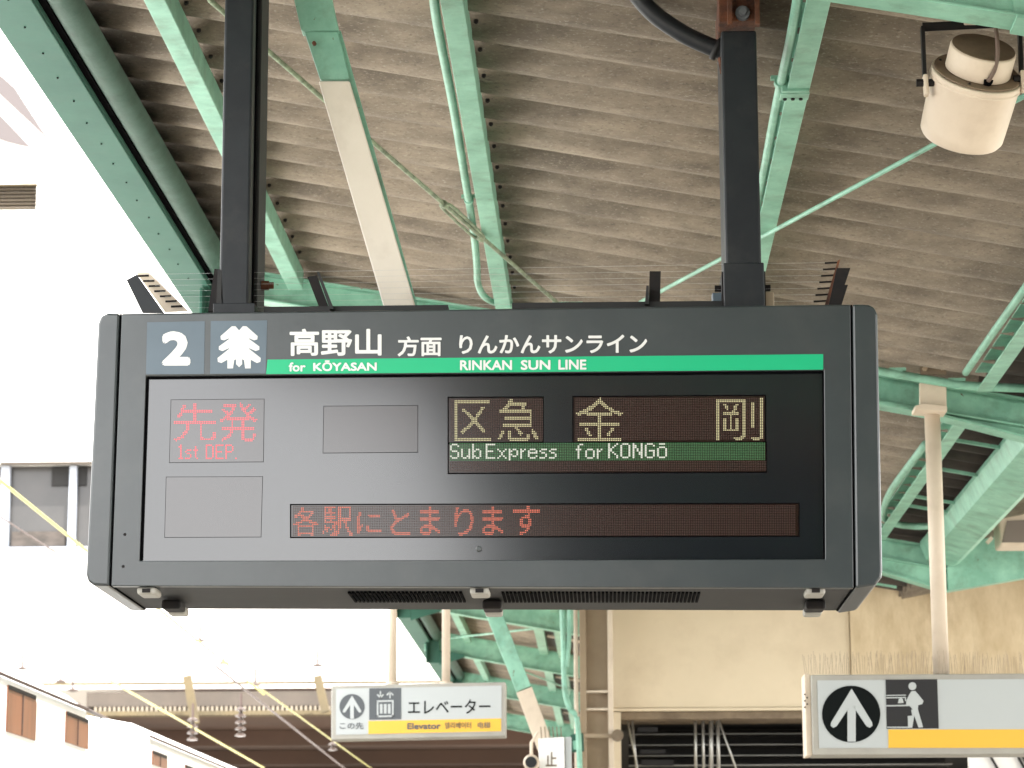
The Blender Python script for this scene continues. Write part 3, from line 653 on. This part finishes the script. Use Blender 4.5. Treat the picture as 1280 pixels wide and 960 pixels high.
bm = bmesh.new(); tube(bm, [at(1232, 106, 6.40), at(1236, 100, 6.38)], .012, 10); obj('cable_gland', bm, M['black'], sp)

# ================================================================= ELEVATOR SIGN
YE = 13.5
es = thing('elevator_sign', 'small hanging elevator sign with up arrow, lift pictogram and yellow band', 'sign')
obj('frame', hexa([(414, 857), (632, 852.5), (632, 920.5), (414, 925)], YE, YE + .16), M['sign_frame'], es, bevel=.006)
fx = YE - .003
obj('face', pxprism([(420, 861), (627, 857), (627, 914.5), (420, 918.5)], fx, .0028), M['sign_white'], es)
obj('yellow_band', pxprism([(460.5, 901.3), (626.5, 898), (626.5, 914), (460.5, 917.5)], fx - .002, .0018), M['yellow'], es)
obj('pictogram_panel', pxprism([(461.5, 860.5), (501.5, 859.8), (501.5, 899), (461.5, 899.8)], fx - .002, .0018), M['sign_grey2'], es)
def disc(cx, cy, rx, ry, Y, m, par, name='disc', n=40):
    return obj(name, pxprism([(cx + rx * math.cos(2 * math.pi * k / n), cy + ry * math.sin(2 * math.pi * k / n)) for k in range(n)], Y, .0018), m, par)
def arrow(cx, cy, s, Y, m, par):
    bm = bmesh.new(); w_ = .15 * s
    pxprism([(cx - w_, cy + s), (cx - w_, cy - .30 * s), (cx + w_, cy - .30 * s), (cx + w_, cy + s)], Y, .0014, bm)
    def arm_(sg):
        return [(cx, cy - .92 * s), (cx + sg * .74 * s, cy + .30 * s), (cx + sg * .76 * s, cy + .42 * s), (cx + sg * .66 * s, cy + .50 * s), (cx + sg * .54 * s, cy + .44 * s), (cx + sg * w_, cy - .14 * s), (cx, cy - .30 * s)]
    pxprism(arm_(-1), Y, .0015, bm); pxprism(arm_(1), Y, .0016, bm)
    return obj('arrow', bm, m, par)
disc(440, 883.3, 15.8, 15.8, fx - .002, M['sign_grey2'], es); arrow(440, 883.3, 15.2, fx - .0042, M['sign_white'], es)
place_text('lettering', 'この先', 424.5, 454.5, 903, 911.5, fx - .002, M['sign_grey2'], es, bold=.012)
bm = bmesh.new()
for q in ([(471, 875.5), (492, 875), (492, 877), (471, 877.5)], [(471, 877), (473, 877), (473, 896), (471, 896)], [(490, 877), (492, 877), (492, 896), (490, 896)], [(471, 894.5), (492, 894), (492, 896), (471, 896.5)]): pxprism(q, fx - .0040, .0016, bm)
for k in range(3): disc_x = 476.5 + 5 * k; pxprism([(disc_x - 1.7, 880), (disc_x + 1.7, 880), (disc_x + 1.7, 892), (disc_x - 1.7, 892)], fx - .0040, .0015, bm)
for cx_, sg in ((475.5, 1), (487.5, -1)):
    pxprism([(cx_ - .8, 864), (cx_ + .8, 864), (cx_ + .8, 873), (cx_ - .8, 873)], fx - .0040, .0014, bm)
    yv = 873.5 if sg > 0 else 863.5
    pxprism([(cx_, yv), (cx_ - 4.6, yv - sg * 5), (cx_ - 3.2, yv - sg * 6), (cx_, yv - sg * 2.6), (cx_ + 3.2, yv - sg * 6), (cx_ + 4.6, yv - sg * 5)], fx - .0040, .0013, bm)
obj('lift_symbol', bm, M['sign_white'], es)
place_text('lettering', 'エレベーター', 510, 613, 875, 893, fx - .002, M['sign_black'], es, bold=.008, slope=-.012)
place_text('lettering', 'Elevator', 509, 551, 903.8, 911.8, fx - .0038, M['sign_grey2'], es, bold=.03, slope=-.01)
place_text('lettering', '엘리베이터', 556, 589, 902.8, 911, fx - .0038, M['lintel'], es, bold=.02, slope=-.01)
place_text('lettering', '电梯', 597, 613, 902.4, 910.6, fx - .0038, M['lintel'], es, bold=.02, slope=-.01)
for lab, x in (('left cream pipe holding the elevator sign', 490.5), ('right cream pipe holding the elevator sign', 557.5)):
    t = thing('sign_pipe', lab, 'pipe', 'pipes holding the elevator sign'); a = at(x, 856, YE + .08)
    bm = bmesh.new(); tube(bm, [a + Vector((0, 0, -.01)), Vector((a.x, a.y, roofz(a.x) - .2))], .021, 12); obj('pipe', bm, M['cream'], t, smooth=True)
    bm = bmesh.new(); tube(bm, [a + Vector((0, 0, .0)), a + Vector((0, 0, .014))], .033, 12); obj('flange', bm, M['cream'], t)
bm = bmesh.new()
# ================================================================= RIGHT SIGN
YR = 10.7
rs = thing('wayfinding_sign', 'long hanging sign with black arrow circle and walking person pictogram at lower right', 'sign')
fr = hexa([(1013.5, 843.5), (1420, 841), (1420, 942), (1016, 944)], YR, YR + .20)
obj('frame', fr, M['sign_frame'], rs, bevel=.005)
obj('side_panel', hexa([(1005.5, 842), (1013, 843), (1015.6, 944), (1008, 945)], YR + .02, YR + .19), M['cream'], rs, bevel=.003)
fx = YR - .003
obj('face', pxprism([(1021.5, 850.5), (1420, 848), (1420, 935), (1024, 935)], fx, .0028), M['sign_white'], rs)
obj('yellow_band', pxprism([(1110.5, 911.8), (1420, 911.5), (1420, 934.8), (1110.5, 934.8)], fx - .002, .0018), M['yellow'], rs)
obj('pictogram_panel', pxprism([(1107, 849.5), (1171.5, 849), (1173.5, 910.5), (1108.5, 911)], fx - .002, .0018), M['sign_grey'], rs)
disc(1064, 892.5, 36.5, 35.5, fx - .002, M['sign_black'], rs); arrow(1064.5, 892.5, 34.5, fx - .0042, M['sign_white'], rs)
bm = bmesh.new(); z_ = lambda x, y: (980 + x / 4.267, 820 + y / 4.267)
for q in ([(545, 208), (650, 206), (650, 211), (545, 213)], [(545, 220), (650, 218), (652, 240), (646, 240), (645, 224), (545, 226)], [(545, 262), (665, 260), (665, 267), (545, 269)], [(550, 377), (665, 377), (665, 383), (550, 383)],
          [(608, 252), (612, 230), (622, 222), (634, 230), (638, 250)]): pxprism([z_(*p) for p in q], fx - .0040, .0016, bm)
for i, q in enumerate(([(668, 205), (680, 188), (700, 186), (716, 205), (744, 240), (738, 256), (716, 262), (714, 285), (690, 290), (672, 268), (652, 262), (652, 240)], [(678, 285), (700, 290), (684, 382), (662, 384), (660, 320), (684, 318)], [(692, 283), (714, 283), (742, 380), (718, 382), (696, 320)])): pxprism([z_(*p) for p in q], fx - .0040 - .0001 * i, .0016, bm)
pxprism([z_(685 + 21 * math.cos(k * math.pi / 10), 161 + 21 * math.sin(k * math.pi / 10)) for k in range(20)], fx - .0040, .0016, bm)
obj('walking_figure', bm, M['sign_white'], rs)
for k, (x, y) in enumerate([(1006 + 3 * (k % 2), 868 + 4 * k) for k in range(5)]):
    bm = bmesh.new(); c = at(x, y, YR + .016); tube(bm, [c, c + Vector((0, .004, 0))], .0035, 6); obj('vent_hole', bm, M['black'], rs)
bm = bmesh.new(); rnd = random.Random(3)
for k in range(200):
    px = 1007 + k * 2.05 + rnd.uniform(-.8, .8); b_ = at(px, 842.5, YR + rnd.choice((.03, .06, .10, .14, .17)))
    tube(bm, [b_, b_ + Vector((rnd.uniform(-.012, .012), rnd.uniform(-.02, .01), rnd.uniform(.065, .095)))], .0008, 4, False)
tag(stuff(obj('bird_spikes', bm, M['column'])), 'dense row of thin bird spikes on top of the long arrow sign', 'bird spikes')
t = thing('sign_post', 'cream round post dropping from a bolted plate on the rafter to the arrow sign', 'post')
a = at(1176.5, 843, YR + .1); tz = at(1168, 514, YR + .1).z
bm = bmesh.new(); tube(bm, [a, Vector((a.x, a.y, tz))], 10 / F * 10.8, 20); obj('pipe', bm, M['cream'], t, smooth=True)
obj('head_plate', hexa([(1149.5, 478), (1183, 481), (1183.5, 510), (1149.5, 508)], YR + .04, YR + .06), M['cream'], t, bevel=.003)
obj('lower_flange', hexa([(1144, 507), (1156, 504), (1184, 508), (1184, 514), (1144, 512)], YR - .00, YR + .13), M['cream'], t, bevel=.002)
obj('top_plate', hexa([(1150, 458), (1183, 455), (1183, 468), (1151, 468)], YR - .0, YR + .02), M['lintel'], t, bevel=.002)
for x, y in ((1156, 461), (1178, 460)):
    bm = bmesh.new(); c = at(x, y, YR); tube(bm, [c, c - Vector((0, .014, 0))], .011, 6); obj('bolt', bm, M['column'], t)

# ================================================================= LAMP on the right
t = thing('flood_lamp', 'square cream lamp with grey glass fixed beside the valley gutter at the right edge', 'lamp')
YL = 14.3
obj('body', hexa([(1247, 636), (1300, 634), (1300, 682), (1251, 682)], YL, YL + .22), M['cream'], t, bevel=.012)
obj('glass', pxprism([(1259, 651), (1300, 649), (1300, 678), (1252.5, 678)], YL - .006, .005), M['lampglass'], t)
obj('hood', hexa([(1249, 624), (1300, 621), (1300, 633), (1248, 637)], YL + .02, YL + .24), M['column'], t, bevel=.006)
for i, (x, y) in enumerate(((1252, 617), (1262, 608), (1244, 640), (1243, 655), (1240, 672))):
    bm = bmesh.new(); c = at(x, y, YL); beam(bm, c, c + Vector((.02 - .012 * i, .0, -.03)), .02, .02, (0, 1, 0)); obj('bracket_tab', bm, M['cream'], t)
bm = bmesh.new(); tube(bm, smooth_path([at(1262, 612, YL), at(1275, 602, YL), at(1300, 598, YL)]), .010, 6); obj('cable', bm, M['cream'], t)
bm = bmesh.new(); beam(bm, at(1268, 622, YL + .1), at(1268, 560, YL + .1), .03, .03, (0, 1, 0)); obj('hanger', bm, M['mint'], t)

# ================================================================= COLUMN
YC = 17.2
t = thing('steel_column', 'tan painted steel column with batten plates under the departure board', 'column')
def vbox(px0, px1, py0, zb_, Y0, Y1, m, name, zt=None, par=None):
    a = at(px0, py0, Y0); b = at(px1, py0, Y0); return obj(name, bx(a.x, b.x, Y0, Y1, zb_, a.z if zt is None else zt), m, par or t, bevel=.004)
vbox(730, 760.5, 765, 0, YC + .09, YC + .11, M['column'], 'web', 4.0)
vbox(724, 732, 765, 0, YC, YC + .2, M['column'], 'flange', 4.0); vbox(759, 765.5, 765, 0, YC, YC + .2, M['cream'], 'flange', 4.0)
for y in (864.5, 886.5):
    a = at(732, y, YC + .01); b = at(760, y, YC); obj('batten_plate', bx(a.x, b.x, YC + .01, YC + .088, a.z - .007, a.z + .007), M['cream'], t)
a = at(724, 920, YC); b = at(772, 920, YC); obj('strap', bx(a.x, b.x, YC - .012, YC - .001, a.z - .012, a.z + .012), M['column'], t)
bm = bmesh.new(); c = at(772, 919, YC - .06); tube(bm, [c, c + Vector((0, .05, 0))], .038, 14); obj('junction_box', bm, M['lintel'], t)
t = thing('column_pipe', 'thin cream downpipe fixed on the left side of the tan column', 'pipe')
bm = bmesh.new(); a = at(719, 700, YC - .05); tube(bm, [a, (a.x, a.y, .1)], .014, 10); obj('pipe', bm, M['cream'], t, smooth=True)

# small white sign with kanji
t = thing('stop_sign', 'small white box sign reading one kanji with spikes on top, left of the column', 'sign')
YS_ = 16.2
obj('box', hexa([(673, 923), (705, 921), (707, 1010), (675, 1010)], YS_, YS_ + .12), M['train'], t, bevel=.004)
obj('side_box', hexa([(706, 921), (714, 921), (715, 1010), (708, 1010)], YS_ + .03, YS_ + .15), M['sign_white'], t, bevel=.004)
place_text('lettering', '止', 682, 696, 940, 958, YS_ - .002, M['lintel'], t, bold=.02)
for k in range(6):
    bm = bmesh.new(); b_ = at(677 + 5 * k, 923, YS_ + .06); tube(bm, [b_, b_ + Vector((-.005, 0, .07))], .003, 4); obj('spike', bm, M['lintel'], t)
t = thing('box_relay', 'dark green junction box between the small kanji sign and the column', 'box')
obj('case', hexa([(713, 918), (729, 916), (730, 938), (714, 940)], 16.95, 17.05), M['deep_green'], t, bevel=.006); obj('lid', hexa([(716, 926), (725, 925), (725, 936), (717, 937)], 16.93, 16.949), M['mint'], t)
t = thing('security_camera', 'round dark lens camera hanging left of the small kanji sign', 'camera')
bm = bmesh.new(); c = at(664, 953, 16.1); lathe(bm, [(.03, .10), (.048, .05), (.048, 0), (.04, -.012)], 20); bm.transform(Matrix.Translation(c) @ Matrix.Rotation(math.pi / 2, 4, 'X') @ Matrix.Rotation(math.pi, 4, 'X')); obj('body', bm, M['cream'], t)
bm = bmesh.new(); lathe(bm, [(.034, .0), (.034, .016)], 20); bm.transform(Matrix.Translation(c - Vector((0, .01, 0))) @ Matrix.Rotation(math.pi / 2, 4, 'X')); obj('lens', bm, M['pole'], t)
bm = bmesh.new(); tube(bm, [c + Vector((0, .05, .04)), c + Vector((0, .05, .12)), at(672, 915, 16.15)], .01, 6); obj('arm', bm, M['cream'], t)

# ================================================================= STAIR ENCLOSURE
YW = 17.6
t = thing('stair_enclosure', 'cream walled stair enclosure on the platform with a dark opening below', 'building')
def wallp(px0, px1, py0, py1, Y0, Y1, m, name, zt=None):
    a = at(px0, py1, Y0); b = at(px1, py0, Y0); return obj(name, bx(a.x, b.x, Y0, Y1, a.z, b.z if zt is None else zt), m, t, bevel=.004)
a = at(765.5, 885, YW); b = at(1061, 760, YW)
obj('wall_panel', bx(at(766.5, 885, YW).x, b.x, YW, YW + .1, a.z, roofz(1.0) - .10), M['wall'], t, bevel=.003)
obj('concrete_wall', bx(b.x + .004, 6.5, YW - .03, YW + .1, at(0, 843, YW).z - .5, 4.2), M['concrete'], t, bevel=.003)
obj('bottom_trim', bx(at(766, 887, YW).x, b.x, YW - .02, YW + .12, at(900, 888.5, YW).z, at(900, 885, YW).z), M['wall'], t)
obj('lintel', bx(at(766, 890, YW).x, 2.2, YW + .03, YW + .5, at(900, 898, YW).z, at(900, 889, YW).z - .0), M['lintel'], t, bevel=.003)
obj('door_jamb', bx(at(767, 900, YW).x, at(776, 900, YW).x, YW - .01, YW + .3, 0, at(900, 889, YW).z - .004), M['wall'], t)
obj('side_wall', bx(at(766.5, 900, YW).x, at(768, 900, YW).x + .02, YW + .31, YW + 9, 0, 4.0), M['wall'], t)
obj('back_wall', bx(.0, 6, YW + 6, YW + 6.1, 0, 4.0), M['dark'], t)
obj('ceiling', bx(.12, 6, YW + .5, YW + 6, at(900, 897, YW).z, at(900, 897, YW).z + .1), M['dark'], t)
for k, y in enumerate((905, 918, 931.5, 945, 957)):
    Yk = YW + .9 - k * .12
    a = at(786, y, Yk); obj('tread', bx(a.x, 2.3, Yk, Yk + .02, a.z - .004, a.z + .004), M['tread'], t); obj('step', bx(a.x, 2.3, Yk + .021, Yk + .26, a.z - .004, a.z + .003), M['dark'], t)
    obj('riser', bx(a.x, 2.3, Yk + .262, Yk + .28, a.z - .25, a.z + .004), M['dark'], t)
for k, (x0, y0, x1, y1) in enumerate(((792, 897, 832, 903), (797, 909, 822, 915), (800, 937, 832, 942), (802, 950, 842, 957))):
    obj('notice_plate', pxprism([(x0, y0), (x1, y0), (x1, y1), (x0, y1)], YW + .3, .01), M['pict'] if k == 9 else M['sign_grey'], t)
t = thing('stair_handrail', 'polished steel handrail posts in the dark stair opening beside the arrow sign', 'handrail')
for x, r, ang in ((869, .010, 1), (878.5, .010, 1.5), (889, .015, 0), (897, .012, 1.5)):
    bm = bmesh.new(); a = at(x, 892, YW + .2); b = at(x + ang, 975, YW + .2); tube(bm, [a, b], r, 10); obj('rail_post', bm, M['steel'], t, smooth=True)
for p, q in (((896, 893), (925, 975)), ((783, 893), (800, 975)), ((790, 897), (797, 975))):
    bm = bmesh.new(); tube(bm, [at(*p, YW + .15), at(*q, YW + .15)], .007, 8); obj('rail', bm, M['steel'], t, smooth=True)
# bright stair window behind the lower right sign
t = thing('bright_window', 'bright white glazed wall with dark diagonal bars under the arrow sign', 'window')
obj('pane', bx(at(1210, 950, 17.3).x, 4.5, 17.30, 17.32, 1.6, at(1210, 940, 17.3).z), M['facade'], t)
for x in (1234, 1268, 1274, 1302): obj('bar', pxprism([(x, 940), (x + 3, 940), (x + 20, 970), (x + 17, 970)], 17.27, .02), M['dark'], t)

# ================================================================= OVER-TRACK STATION BUILDING
YO = 42.0
t = thing('station_building', 'sunlit white station building spanning the tracks behind the platform', 'building')
zu = at(0, 862, YO).z
def fac(px0, px1, py0, py1, m, name, Y0=YO, th=.4, par=None):
    a = at(px0, py1, Y0); b = at(px1, py0, Y0); return obj(name, bx(a.x, b.x, Y0, Y0 + th, a.z, b.z), m, par or t)
# facade with a window band opening and a vent opening (pieces around them)
zv = lambda y: at(0, y, YO).z
wx1 = at(122, 600, YO).x
obj('wall', bx(-26, 4.5, YO, YO + 10, zu, zv(686)), M['facade'], t)
obj('wall', bx(wx1, 4.5, YO, YO + 10, zv(686) + .002, zv(580)), M['facade'], t)
obj('wall', bx(-26, 4.5, YO, YO + 10, zv(580) + .002, zv(263)), M['facade'], t)
vx = at(46, 240, YO).x
obj('wall', bx(vx, 4.5, YO, YO + 10, zv(263) + .002, zv(230)), M['facade'], t)
obj('wall', bx(-26, 4.5, YO, YO + 10, zv(230) + .002, zv(-60)), M['facade'], t)
# window band
obj('room_back', bx(-26, wx1, YO + 3, YO + 3.1, zv(686), zv(580)), M['win'], t)
wn = obj('window', bx(-26, wx1, YO + .25, YO + .28, zv(686) + .004, zv(580) - .004), M['win'], t)
fac(0, 122, 576.5, 581, M['vent'], 'window_head', YO - .04, .06)
for x0, x1 in ((-2, 12.5), (84, 96), (-110, -100)): fac(x0, x1, 582, 685, M['win_frame'], 'mullion', YO + .1, .12, wn)
fac(-200, 122, 683, 687, M['win_frame'], 'sill', YO - .08, .3, wn)
fac(64, 108, 583, 607, M['dark'], 'blind', YO + .2, .04, wn); fac(14, 82, 664, 683, M['sheet_dark'], 'cill_board', YO + .2, .04, wn)
# louvre
vb = fac(-200, 46, 231, 263, M['vent'], 'louvre', YO + .2, .1)
for k in range(6): fac(-200, 45.5, 236 + k * 4.6, 238.6 + k * 4.6, M['slat'], 'slat', YO + .06, .12, vb)
fac(-200, 47, 229.5, 234, M['facade_cream'], 'louvre_head', YO - .03, .1)
# grey glazed slopes at the upper left
for q in ([(-60, 60), (0, 93), (19, 110), (40, 143), (62, 176), (0, 118), (-60, 75)], [(-60, 110), (0, 143), (39, 184), (8, 177), (-60, 150)]):
    obj('sloping_window', pxprism(q, YO - .03, .028), M['win_frame'] if 0 else M['slope_glass'], t)
# ribbed fascia and soffit over the tracks
YG = 40.0
br = thing('track_bridge', 'concourse bridge with ribbed grey fascia and dark brown soffit crossing over the tracks', 'bridge')
za = at(0, 866, YG).z; zc = at(0, 884, YG).z; zd = at(0, 896, YG).z
x0 = at(108, 880, YG).x
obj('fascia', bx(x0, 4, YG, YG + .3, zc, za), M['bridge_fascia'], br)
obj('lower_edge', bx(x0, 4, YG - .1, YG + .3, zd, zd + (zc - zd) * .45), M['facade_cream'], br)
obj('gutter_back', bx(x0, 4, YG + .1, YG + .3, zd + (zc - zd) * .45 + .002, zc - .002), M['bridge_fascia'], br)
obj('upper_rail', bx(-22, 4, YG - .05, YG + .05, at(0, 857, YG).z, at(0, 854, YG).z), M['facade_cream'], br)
me = None
for k in range(110):
    xx = x0 + .15 + k * .07
    if xx > -3.8: break
    if me is None:
        b_ = bx(-.018, .018, -.06, .09, zd + (zc - zd) * .47, zc - .01); me = bpy.data.meshes.new('rib'); b_.to_mesh(me); b_.free(); me.materials.append(M['slat'])
    o = bpy.data.objects.new('rib', me); col.objects.link(o); o.parent = br; o.location = (xx, YG, 0)
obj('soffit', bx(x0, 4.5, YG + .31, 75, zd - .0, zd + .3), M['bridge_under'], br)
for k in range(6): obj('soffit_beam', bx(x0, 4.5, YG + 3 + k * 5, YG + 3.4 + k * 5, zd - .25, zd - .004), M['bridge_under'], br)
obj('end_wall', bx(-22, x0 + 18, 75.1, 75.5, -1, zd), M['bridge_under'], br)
obj('pier', bx(x0 - .6, x0 + .2, YG + 1, YG + 2.2, -1.2, zd - .26), M['pole'], br)
# struts and pipes on the fascia
for x, a_, b_ in ((238, 845, 905), (401, 845, 890)):
    bm = bmesh.new(); beam(bm, at(x - 4, a_, YG - .4), at(x + 6, b_, YG - .4), .12, .12, (0, 1, 0)); obj('strut', bm, M['facade_cream'], br)

# insulators hanging
def insulator(px, py, Y, s, n, label, grp='catenary insulators'):
    t_ = thing('insulator', label, 'insulator', grp); c = at(px, py, Y); prof = []
    for k in range(n): prof += [(.03 * s, -k * .1 * s), (.085 * s, -(k * .1 + .03) * s), (.085 * s, -(k * .1 + .05) * s), (.03 * s, -(k * .1 + .06) * s)]
    bm = bmesh.new(); lathe(bm, prof, 12, c); obj('discs', bm, M['insul'], t_, smooth=False)
    bm = bmesh.new(); tube(bm, [c + Vector((0, 0, .22 * s)), c], .018 * s, 6); obj('pin', bm, M['wire_b'], t_)
insulator(241, 897, 26, .62, 4, 'string of brown disc insulators under the bridge, nearest the train')
insulator(301, 884, 26, .62, 5, 'string of brown disc insulators under the bridge, right of the other string')
insulator(416, 928, 26, .5, 2, 'small pale insulator just below the left end of the elevator sign')
for x, y, lb in ((28, 833, 'lone insulator knob above the white train at far left'), (76, 849, 'insulator knob on the fascia above the train windows'), (91, 860, 'lower insulator knob above the second train window'), (250, 798, 'highest small insulator seen against the white facade'), (280, 826, 'small insulator tilted on the brown wire'), (319, 853, 'small insulator on the pale wire, left of the elevator sign'), (397, 829, 'small insulator above the elevator sign corner')):
    insulator(x, y, 34, .8, 1, lb)
# wires: parallel to the track
def wire(p, q, X, r, m, label):
    a = onx(*p, X); b = onx(*q, X); d = (b - a); b2 = a + d * 1.0
    bm = bmesh.new(); tube(bm, [a, b2], r, 6); tag(obj('overhead_wire', bm, m), label, 'wire', 'overhead line wires')
wire((-60, 552), (330, 868), -4.0, .012, M['wire_y'], 'uppermost yellow overhead wire passing left of the departure board')
wire((-40, 620), (150, 742), -4.3, .006, M['wire_b'], 'thin brown wire below the uppermost yellow wire at left')
wire((131, 847), (330, 960), -4.0, .010, M['wire_y'], 'yellow contact wire crossing in front of the ribbed fascia')
wire((270, 833), (440, 968), -3.2, .010, M['wire_b'], 'brown wire sloping down left of the elevator sign')
wire((322, 858), (470, 965), -3.0, .008, M['wire_y'], 'pale wire ending behind the elevator sign')
wire((-40, 815), (260, 960), -2.9, .011, M['wire_b'], 'brown cable running along the top edge of the white train')
bm = bmesh.new(); tube(bm, [at(273, 868, 30), at(280, 905, 30), at(301, 880, 30)], .03, 6)

# ================================================================= TRAIN
def car(y0, y1, label, wins):
    t_ = thing('train_car', label, 'train', 'white train cars at the platform'); zt = 1.6 + 1.10; XS = -2.62
    bm = bmesh.new(); pr = [(XS, -.9), (XS, zt - .02), (XS - .10, zt + .06), (XS - .5, zt + .13), (XS - 1.4, zt + .16), (XS - 2.3, zt + .13), (XS - 2.7, zt + .06), (XS - 2.8, zt - .02), (XS - 2.8, -.9)]
    prism(bm, [(x, y0, z) for x, z in pr], (0, y1 - y0, 0)); obj('body', bm, M['train'], t_, bevel=.02)
    obj('rain_strip', bx(XS, XS + .012, y0 + .02, y1 - .02, zt - .02, zt - .008), M['wire_b'], t_)
    for (p0, p1) in wins:
        a = onx(p0[0], p0[1], XS); b = onx(p1[0], p1[1], XS); bm = bmesh.new(); ya, yb_ = a.y, b.y; z0, z1 = a.z, b.z; c = .035
        prism(bm, [(XS + .006, ya, z1), (XS + .006, ya, z0), (XS + .006, yb_ - c, z0), (XS + .006, yb_, z0 - c), (XS + .006, yb_, z1)], (-.02, 0, 0)); f = obj('window', bm, M['train_win'], t_)
        obj('window_edge', bx(XS + .0061, XS + .010, ya, yb_ - c, z0 - .018, z0), M['black_metal'], f)
        obj('window_mullion', bx(XS + .0061, XS + .009, (ya + yb_) / 2 - .008, (ya + yb_) / 2 + .008, z1 + .004, z0 - .02), M['wire_b'], f)
    return t_
car(2.0, 13.55, 'near white train car with two orange brown windows at lower left', [((9, 856), (43, 926)), ((82, 889), (109, 937))])
c2 = car(15.4, 34, 'far white train car with rounded roof beyond the gap', [((190, 938), (208, 962)), ((231, 956), (244, 980))])
obj('gangway', bx(-4.6, -3.4, 13.56, 15.39, -.5, 2.2), M['pole'], c2)
